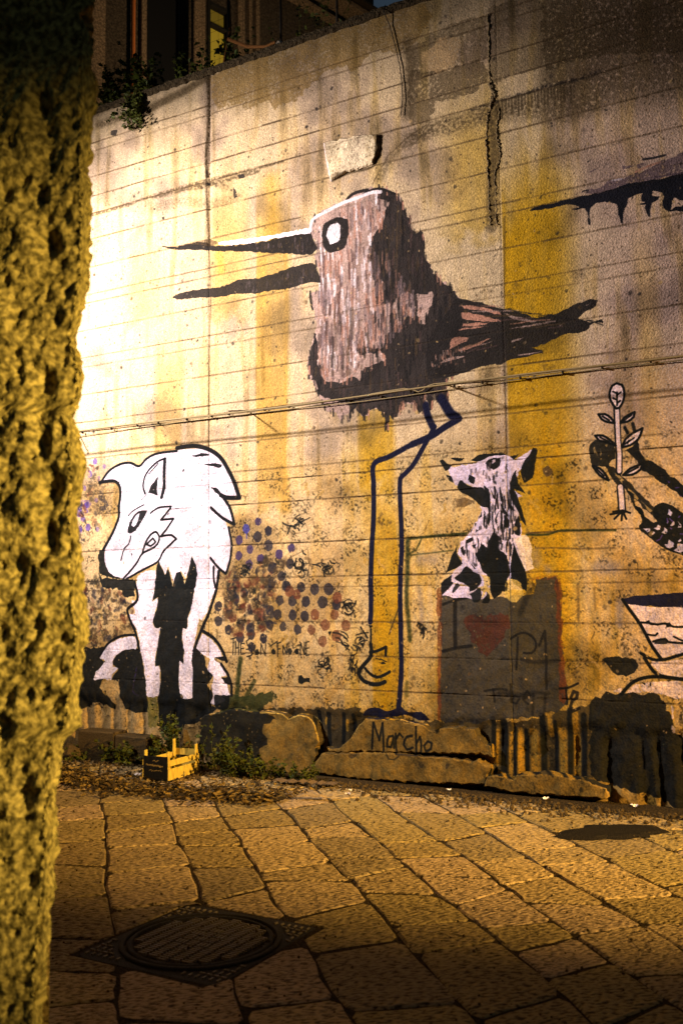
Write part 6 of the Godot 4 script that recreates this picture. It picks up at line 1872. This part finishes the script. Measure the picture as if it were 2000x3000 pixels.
func lamp(called: String, label: String, head: Vector3, aim: Vector3, foot: Vector3, angle: float, soft: float, energy: float, col: Color, glow: float, size: float) -> void:
	# a street lantern: pole or bracket, hood, glowing glass, and its light just before the glass
	var t := thing(called, label, "street lamp", head)
	if not mats.has("lamp_iron"):
		mat("lamp_iron", Color8(44, 40, 34), 0.6)
	var s := begin()
	var f := foot - head
	if absf(f.x) + absf(f.z) < 1.0 and f.y < -2.0:
		tube(s, [Vector3(f.x, f.y, f.z), Vector3(f.x, f.y * 0.5, f.z), Vector3(f.x, 0.35, f.z), Vector3(f.x * 0.5, 0.42, f.z * 0.5), Vector3(0, 0.24, 0)], 0.06, 0.03, 10)
	else:
		tube(s, [f, f * 0.5 + Vector3(0, 0.28, 0), Vector3(0, 0.24, 0)], 0.03, 0.025, 8)
	part("post", s.commit(), mats.lamp_iron, t)
	var b := Basis.looking_at(aim - head, Vector3.UP) * Basis(Vector3.RIGHT, -PI / 2)
	s = begin()
	lathe(s, [[0.02, 0.26], [0.1, 0.22], [0.2, 0.06], [0.22, 0.0], [0.205, 0.0], [0.18, 0.05], [0.03, 0.16]].map(func(v): return [v[0], v[1]]), 24)
	var hood := part("hood", s.commit(), mats.lamp_iron, t)
	hood.basis = b
	s = begin()
	lathe(s, [[0.19, 0.03], [0.16, -0.03], [0.08, -0.055], [0.0001, -0.06]], 24)
	var g := StandardMaterial3D.new()
	g.albedo_color = Color(0.9, 0.88, 0.8)
	g.emission_enabled = true
	g.emission = col
	g.emission_energy_multiplier = glow
	var glass := part("lamp_glass", s.commit(), g, t)
	glass.basis = b
	var l := SpotLight3D.new()
	l.name = "light"
	t.add_child(l, true)
	l.light_color = col
	l.light_energy = energy
	l.spot_angle = angle
	l.spot_angle_attenuation = soft
	l.spot_range = 45.0
	l.spot_attenuation = 2.0
	l.light_size = size
	l.shadow_enabled = true
	l.position = (aim - head).normalized() * 0.26
	l.look_at_from_position(head + l.position, aim, Vector3.UP)


# ---------------------------------------------------------------- the near stone corner
func build_corner() -> void:
	var t := thing("stone_house_corner", "rough ochre stone corner of a house close by on the left edge", "building")
	# edge of the corner against height, read off as sideways offsets in metres
	var prof := [[-0.4, -0.14], [0.3, -0.12], [0.75, -0.09], [0.9, -0.082], [1.02, -0.078], [1.13, -0.065], [1.16, -0.03], [1.27, -0.022], [1.4, -0.004], [1.5, -0.02], [1.62, -0.024], [1.72, -0.03], [1.83, -0.022], [1.94, -0.036], [1.99, -0.055], [2.02, -0.022], [2.1, -0.012], [2.2, -0.036], [2.24, -0.025], [2.33, -0.01], [2.46, -0.004], [2.62, -0.008], [2.8, -0.008], [3.2, -0.01], [6.2, -0.015]]
	var out_at := func(y: float) -> float:
		for i in prof.size() - 1:
			if y < prof[i + 1][0]:
				return lerpf(prof[i][1], prof[i + 1][1], clampf((y - prof[i][0]) / (prof[i + 1][0] - prof[i][0]), 0, 1))
		return 0.02
	var right := Vector3(0.8606, 0, -0.5093)
	var toward := Vector3(0.5093, 0, 0.8606)
	var e := Vector3(-1.92, 0, 5.21)
	var lumps := FastNoiseLite.new()
	lumps.seed = 77
	lumps.frequency = 1.0
	lumps.fractal_octaves = 5
	lumps.fractal_gain = 0.55
	var cells := FastNoiseLite.new()
	cells.noise_type = FastNoiseLite.TYPE_CELLULAR
	cells.seed = 8
	cells.frequency = 1.0
	cells.fractal_octaves = 1
	# path round the corner: along the face that looks at the camera, then away down the hidden side
	var path := []
	for k in 92:
		path.append([-right * (0.92 - 0.01 * k) , toward, 1.0])
	for k in 14:
		var a := (k + 1) / 15.0 * PI / 2
		var n := (toward * cos(a) + right * sin(a)).normalized()
		path.append([right * (-0.02 + 0.03 * sin(a)) - toward * 0.03 * (1 - cos(a)), n, 1.0])
	for k in 16:
		path.append([right * 0.01 - toward * (0.03 + 0.03 * (k + 1)) - right * 0.012 * (k + 1), right, 1.0])
	var ny := 390
	var y0 := -0.05
	var dy := 0.01
	var v := PackedVector3Array()
	var uv := PackedVector2Array()
	var ix := PackedInt32Array()
	var np := path.size()
	for j in ny:
		var y := y0 + j * dy
		var o: float = out_at.call(y)
		for i in np:
			var q: Array = path[i]
			var b: Vector3 = e + q[0] + right * o
			var c := b + Vector3(0, y, 0)
			var d := 0.03 * lumps.get_noise_3d(c.x * 4.5, c.y * 3.5, c.z * 4.5) + 0.009 * lumps.get_noise_3d(c.x * 17.0, c.y * 12.0, c.z * 17.0 + 40.0)
			var pit := cells.get_noise_3d(c.x * 11.0, c.y * 8.0, c.z * 11.0)
			d -= 0.035 * smoothstep(-0.6, -0.95, pit) + 0.018 * smoothstep(-0.6, -0.95, cells.get_noise_3d(c.x * 26.0 + 9.0, c.y * 17.0, c.z * 26.0))
			d -= 0.02 * smoothstep(-0.72, -0.95, cells.get_noise_3d(c.x * 19.0 - 5.0, c.y * 9.0 + 3.0, c.z * 19.0))
			d += 0.014 * lumps.get_noise_3d(c.x * 60.0, c.y * 45.0, c.z * 60.0)
			v.append(c + q[1] * d)
			uv.append(Vector2(i * 0.01, -y))
	for j in ny - 1:
		for i in np - 1:
			var a := j * np + i
			ix.append_array([a, a + np, a + np + 1, a, a + np + 1, a + 1])
	var st_ := begin()
	for i in v.size():
		st_.set_uv(uv[i])
		st_.add_vertex(v[i])
	for i in ix:
		st_.add_index(i)
	st_.generate_normals()
	part("rough_corner", st_.commit(), mats.tuff, t)
	# added unseen house mass, shaped to keep lamp light off the near paving
	var hs := begin()
	var plan := [e - toward * 0.5 - right * 0.22, Vector3(-4.95, 0, 2.62), Vector3(-10.5, 0, 4.9), Vector3(-10.5, 0, 9.0), Vector3(-4.6, 0, 7.2), e - right * 0.9 - toward * 0.02]
	for i in plan.size():
		var a: Vector3 = plan[i]
		var b: Vector3 = plan[(i + 1) % plan.size()]
		var n := Vector3(b.z - a.z, 0, a.x - b.x)
		if n.dot((a + b) / 2 - Vector3(-6, 0, 5.5)) < 0:
			n = -n
		face(hs, [a + Vector3.DOWN * 0.1, b + Vector3.DOWN * 0.1, b + Vector3.UP * 6.2, a + Vector3.UP * 6.2], n)
	var roof := []
	for p in plan:
		roof.append(p + Vector3.UP * 6.2)
	for i in range(1, 5):
		face(hs, [Vector3(-6, 6.2, 5.5), roof[i], roof[i + 1]], Vector3.UP)
	face(hs, [Vector3(-6, 6.2, 5.5), roof[0], roof[1]], Vector3.UP)
	face(hs, [Vector3(-6, 6.2, 5.5), roof[5], roof[0]], Vector3.UP)
	var up := begin()
	part("added_house_mass", hs.commit(), mats.tuff_plain, t)
	box(up, e - toward * 0.3 - right * 0.5 + Vector3(0, 4.95, 0), Vector3(0.8, 2.5, 0.5), Basis(right, Vector3.UP, toward))
	part("upper_wall", up.commit(), mats.tuff_plain, t)


# ---------------------------------------------------------------- the old house above
func build_house() -> void:
	# its front runs away from the wall; fx goes along it, y up
	var t := thing("old_house", "dark old house with a lit window and pilasters above the wall", "building")
	var d := Vector3(0.225, 0, -0.974).normalized()
	var n := Vector3(-d.z, 0, d.x)
	var a := Vector3(-13.12, 0, -7.47)
	var b := Basis(d, Vector3.UP, d.cross(Vector3.UP))
	var fl := 1.0 if b.z.dot(n) > 0 else -1.0
	var slabs := func(called: String, m: Material, list: Array, parent: Node = t) -> MeshInstance3D:
		# list of [x0, x1, y0, y1, depth0, depth1], depth out of the front
		var s := begin()
		for q in list:
			box(s, a + b * Vector3((q[0] + q[1]) / 2, (q[2] + q[3]) / 2, fl * (q[4] + q[5]) / 2), Vector3(q[1] - q[0], q[3] - q[2], q[5] - q[4]), b, 0.01)
		return part(called, s.commit(), m, parent)
	var y := func(v: float) -> float: return 1.5 + 1.6 * (v - 1.5)
	var x := func(v: float) -> float: return v * 1.6
	var wx0: float = x.call(1.0)
	var wx1: float = x.call(1.39)
	var wy0: float = y.call(8.45)
	var wy1: float = y.call(9.46)
	slabs.call("wall", mats.house, [[-8.0, x.call(0.04), 4.0, 19.0, -0.3, 0.0], [x.call(0.7), wx0, 4.0, 19.0, -0.3, -0.002], [wx1, 7.0, 4.0, 19.0, -0.3, 0.0], [wx0, wx1, 4.0, wy0, -0.3, -0.003], [wx0, wx1, wy1, 19.0, -0.3, -0.003], [x.call(0.04), x.call(0.7), 16.5, 19.0, -0.3, -0.004], [x.call(0.04), x.call(0.7), 4.0, 10.2, -0.3, -0.004]])
	slabs.call("dark_opening", mats.dark_inside, [[x.call(-0.4), x.call(1.0), 8.0, 17.5, -0.5, -0.4]])
	for p in [[0.74, 0.93], [1.5, 1.62], [1.7, 1.76], [1.83, 1.9], [-0.08, 0.0], [-0.95, -0.6]]:
		slabs.call("pilaster", mats.house_pale, [[x.call(p[0]), x.call(p[1]), 4.0, 16.0, 0.0, 0.09], [x.call(p[0]) - 0.04, x.call(p[1]) + 0.04, 15.2, 15.5, 0.0, 0.13]])
	var win: MeshInstance3D = slabs.call("window", mats.window_frame, [[wx0, wx0 + 0.08, wy0, wy1, -0.16, 0.03], [wx1 - 0.08, wx1, wy0, wy1, -0.16, 0.03], [wx0 + 0.08, wx1 - 0.08, wy1 - 0.09, wy1, -0.16, 0.03], [wx0 + 0.08, wx1 - 0.08, wy0, wy0 + 0.08, -0.16, 0.03], [wx0 + 0.08, wx1 - 0.08, y.call(9.14), y.call(9.14) + 0.06, -0.15, 0.02]])
	slabs.call("pane", mats.pane, [[wx0 + 0.08, wx1 - 0.08, wy0 + 0.08, y.call(9.14), -0.12, -0.1]], win)
	slabs.call("pane", mats.pane_dim, [[wx0 + 0.08, wx1 - 0.08, y.call(9.14) + 0.06, wy1 - 0.09, -0.12, -0.1]], win)
	slabs.call("eave", mats.house_pale, [[-8.0, 8.0, y.call(10.34), y.call(10.42), 0.0, 0.5], [-8.0, 8.0, y.call(10.1), y.call(10.16), 0.0, 0.25]])
	slabs.call("roof", mats.dark_concrete, [[-8.0, 8.0, y.call(10.45), y.call(10.5), -4.0, 0.62]])
	var s := begin()
	var pp := a + b * Vector3(x.call(-0.21), 0, fl * 0.1)
	tube(s, [pp + Vector3(0, 9.0, 0), pp + Vector3(0, 12.0, 0), pp + Vector3(0, 18.0, 0)], 0.045, 0.045, 8)
	part("drain_pipe", s.commit(), mats.pipe, t)
	# wire mesh fence between the wall top and the house
	var fnc := thing("wire_fence", "thin wire mesh fence on the wall top in front of the lit window", "fence", Vector3(0, 6.42, -0.4))
	for k in 4:
		var po := begin()
		tube(po, [Vector3(-6.3 + k * 0.62, 0, 0), Vector3(-6.3 + k * 0.62, 1.5, 0)], 0.012, 0.012, 6)
		part("post", po.commit(), mats.cable_dark, fnc)
	var w := begin()
	for k in 15:
		tube(w, [Vector3(-6.3, k * 0.1 + 0.05, 0), Vector3(-4.44, k * 0.1 + 0.05, 0)], 0.0013, 0.0013, 3)
	for k in 19:
		tube(w, [Vector3(-6.3 + k * 0.1, 0, 0.002), Vector3(-6.3 + k * 0.1, 1.5, 0.002)], 0.0012, 0.0012, 3)
	part("wire_mesh", w.commit(), mats.cable_dark, fnc)


# ---------------------------------------------------------------- all of it
func _ready() -> void:
	var cam := Camera3D.new()
	cam.name = "camera"
	add_child(cam)
	cam.transform = EYE
	cam.current = true
	var lens := CameraAttributesPhysical.new()
	lens.frustum_focal_length = 12.0 * 2920.0 / 1500.0
	lens.frustum_near = 0.05
	lens.frustum_far = 200.0
	lens.frustum_focus_distance = 8.6
	lens.exposure_aperture = 2.4
	cam.attributes = lens
	cam.fov = rad_to_deg(2.0 * atan(1500.0 / 2920.0))
	cam.near = 0.05
	cam.far = 200.0

	var world := WorldEnvironment.new()
	world.name = "world"
	var env := Environment.new()
	env.background_mode = Environment.BG_SKY
	var night := ProceduralSkyMaterial.new()
	night.sky_top_color = Color(0.15, 0.195, 0.24)
	night.sky_horizon_color = Color(0.225, 0.265, 0.29)
	night.ground_bottom_color = Color(0.15, 0.175, 0.18)
	night.ground_horizon_color = Color(0.225, 0.265, 0.29)
	var sky := Sky.new()
	sky.sky_material = night
	env.sky = sky
	env.tonemap_mode = Environment.TONE_MAPPER_LINEAR
	env.tonemap_exposure = 1.0
	env.sdfgi_enabled = true
	env.ssao_enabled = true
	env.ssil_enabled = true
	world.environment = env
	add_child(world)
	var moon := DirectionalLight3D.new()
	moon.name = "moon"
	moon.light_color = Color(0.8, 0.88, 1.0)
	moon.light_energy = 0.012
	moon.light_angular_distance = 0.5
	moon.shadow_enabled = true
	moon.sky_mode = DirectionalLight3D.SKY_MODE_LIGHT_ONLY
	add_child(moon)
	moon.look_at_from_position(Vector3.ZERO, Vector3(-0.5, -1.0, -0.6), Vector3.UP)
	lamp("street_lamp", "white street lantern on a bracket of the left house, off the picture", Vector3(-9.2, 5.3, 3.9), Vector3(-6.0, 3.7, 0.0), Vector3(-9.5, 5.5, 4.6), 39.5, 1.0, 212.0, Color(1.0, 0.97, 0.95), 6.0, 0.16)
	lamp("street_lamp", "yellow street lantern on a post down the lane, off the picture to the right", Vector3(8.0, 4.4, 2.6), Vector3(-4.6, 0.3, 0.7), Vector3(8.4, 0.0, 2.7), 14.0, 1.0, 610.0, Color(1.0, 0.82, 0.47), 6.0, 0.16)
	lamp("street_lamp", "added yellow lantern out of view, brightening the stone corner", Vector3(3.2, 2.7, 5.0), Vector3(-2.0, 1.6, 5.15), Vector3(3.9, 2.8, 5.1), 15.5, 1.0, 82.0, Color(1.0, 0.88, 0.57), 6.0, 0.12)  # added lamp out of view, put in to brighten the stone corner
	lamp("street_lamp", "dim lantern on the upper street by the old house", Vector3(-8.0, 9.0, -8.0), Vector3(-12.5, 13.8, -9.0), Vector3(-7.7, 4.0, -8.0), 60.0, 0.8, 28.0, Color(1.0, 0.88, 0.70), 3.0, 0.15)

	rng.seed = 20
	n_broad.seed = 1
	n_broad.frequency = 0.1
	n_mid.seed = 2
	n_mid.frequency = 0.1
	n_flute.seed = 3
	n_flute.frequency = 0.1
	n_flute.fractal_octaves = 2
	make_materials()
	build_wall()
	build_ground()
	build_corner()
	build_house()
	build_manhole()
	build_crate()
	build_cables()
	build_plants()
	build_litter()


func make_materials() -> void:
	var t0 := Time.get_ticks_msec()
	tile = noise_image(512, 512, 0.09, 31, 3, FastNoiseLite.TYPE_SIMPLEX_SMOOTH, true).get_data()
	ids.resize(CW * CH)
	var sand := noise_image(256, 256, 0.5, 33, 1, FastNoiseLite.TYPE_VALUE, true)
	grain_tile = sand.get_data()
	paint_base()
	print("base ", Time.get_ticks_msec() - t0)
	paint_sprays()
	paint_grime_shade()
	paint_lettering()
	paint_bird()
	paint_dots()
	paint_horse()
	paint_panel()
	paint_wolf()
	paint_figure()
	paint_snout()
	paint_signature()
	weather()
	print("paint ", Time.get_ticks_msec() - t0)
	# relief: sandy skin, coarser scabs in the low band
	var skin := noise_image(PW, PH, 0.19, 51, 3)
	var scab := noise_image(PW, PH, 0.035, 52, 5)
	var band := Image.create_empty(PW, PH, false, Image.FORMAT_LA8)
	var sd := scab.get_data()
	var la := PackedByteArray()
	la.resize(PW * PH * 2)
	for y in PH:
		var yy := (PH - y) / S
		var a := int(255.0 * (0.35 + 0.35 * smoothstep(2.65, 2.45, yy)))
		for x in range(0, PW):
			var i := y * PW + x
			la[i * 2] = sd[i]
			la[i * 2 + 1] = a
	band = Image.create_from_data(PW, PH, false, Image.FORMAT_LA8, la)
	skin.convert(Image.FORMAT_RGBA8)
	band.convert(Image.FORMAT_RGBA8)
	skin.blend_rect(band, Rect2i(0, 0, PW, PH), Vector2i.ZERO)
	skin.convert(Image.FORMAT_L8)
	var wall_img := Image.create_from_data(PW, PH, false, Image.FORMAT_RGB8, px)
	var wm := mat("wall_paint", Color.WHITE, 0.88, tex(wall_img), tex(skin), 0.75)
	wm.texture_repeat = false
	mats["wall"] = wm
	var grit := tex(ramp(noise_image(512, 512, 0.05, 61, 5, FastNoiseLite.TYPE_SIMPLEX_SMOOTH, true), 0.62, 1.0, 0.25, 1.6))
	var bumps := tex(noise_image(512, 512, 0.07, 62, 5, FastNoiseLite.TYPE_SIMPLEX_SMOOTH, true))
	var long := noise_image(512, 190, 0.085, 63, 4, FastNoiseLite.TYPE_SIMPLEX_SMOOTH, true)
	long.resize(512, 512, Image.INTERPOLATE_CUBIC)
	var t1 := long.duplicate()
	t1.rotate_90(CLOCKWISE)
	var chisel := tex(t1)
	var pits := tex(ramp(t1, 0.42, 1.0, 0.2, 3.2))
	mat("concrete", Color8(158, 128, 92), 0.9, grit, bumps, 1.5, 0.6)
	mat("dark_concrete", Color8(64, 52, 36), 0.95, grit, bumps, 2.0, 1.2)
	mat("mortar", Color8(150, 126, 92), 0.95, grit, bumps, 1.5, 3.0)
	mat("ground", Color8(64, 51, 33), 0.97, grit, bumps, 1.5, 1.7)
	var tones := [Color8(152, 128, 88), Color8(146, 124, 78), Color8(160, 134, 100), Color8(134, 114, 80), Color8(164, 138, 96), Color8(140, 118, 76)]
	for k in 6:
		mat("stone%d" % k, tones[k], 0.85, pits, chisel, 1.5)
	mat("patch_black", Color8(46, 40, 33), 0.9, grit, bumps, 1.5, 3.0)
	mat("iron", Color8(64, 58, 48), 0.7, grit, bumps, 0.4, 5.0)
	mat("iron_worn", Color8(150, 132, 100), 0.5, grit, bumps, 0.3, 5.0)
	var wood := noise_image(256, 64, 0.05, 64, 4, FastNoiseLite.TYPE_SIMPLEX_SMOOTH, true)
	wood.resize(256, 256, Image.INTERPOLATE_CUBIC)
	var grain := tex(ramp(wood, 0.78, 1.0, 0.2, 1.6))
	mat("crate", Color8(184, 154, 66), 0.75, grain, tex(wood), 0.1, 3.0)
	mat("crate_black", Color8(24, 22, 20), 0.6, grain, null, 0.0, 3.0)
	mat("crate_print", Color8(130, 104, 56), 0.7)
	mat("rubble", Color8(92, 74, 48), 0.95, grit, bumps, 1.5, 2.5)
	mat("pale_stone", Color8(176, 156, 134), 0.95, grit, bumps, 1.5, 2.5)
	mat("paper", Color8(214, 200, 190), 0.8)
	mat("card", Color8(118, 96, 72), 0.9, grit, bumps, 0.5, 3.0)
	mat("card_pale", Color8(184, 154, 112), 0.9, grit, bumps, 0.5, 3.0)
	mat("dry0", Color8(104, 82, 40), 0.85)
	mat("dry1", Color8(62, 47, 25), 0.85)
	mat("dry2", Color8(38, 30, 18), 0.9)
	mat("stem", Color8(70, 64, 30), 0.9)
	mat("bark", Color8(118, 76, 40), 0.95, grit, bumps, 1.0, 4.0)
	var lf := mat("leaf", Color.WHITE, 0.5)
	lf.vertex_color_use_as_albedo = true
	lf.backlight_enabled = true
	lf.backlight = Color(0.15, 0.15, 0.15)
	mat("cable_pale", Color8(122, 104, 74), 0.7)
	mat("cable_dark", Color8(40, 34, 28), 0.7)
	mat("tuff", Color8(164, 142, 74), 0.95, tex(ramp(noise_image(512, 512, 0.05, 71, 6, FastNoiseLite.TYPE_SIMPLEX_SMOOTH, true), 0.5, 1.0, 0.22, 2.0)), bumps, 0.25)
	mats.tuff.uv1_scale = Vector3(1.6, 1.6, 1.6)
	mat("tuff_plain", Color8(150, 120, 62), 0.95, grit, bumps, 2.5, 1.0)
	mat("house", Color8(74, 62, 48), 0.95, grit, bumps, 2.0, 0.5)
	mat("house_pale", Color8(128, 104, 78), 0.95, grit, bumps, 2.0, 0.6)
	mat("dark_inside", Color8(20, 19, 18), 0.95)
	mat("window_frame", Color8(30, 27, 22), 0.7)
	mat("pipe", Color8(150, 84, 40), 0.7)
	for k in 2:
		var m := mat(["pane", "pane_dim"][k], Color8(90, 80, 40), 0.4)
		m.emission_enabled = true
		m.emission = Color(0.62, 0.5, 0.10)
		m.emission_energy_multiplier = [0.5, 0.16][k]
	print("materials ", Time.get_ticks_msec() - t0)
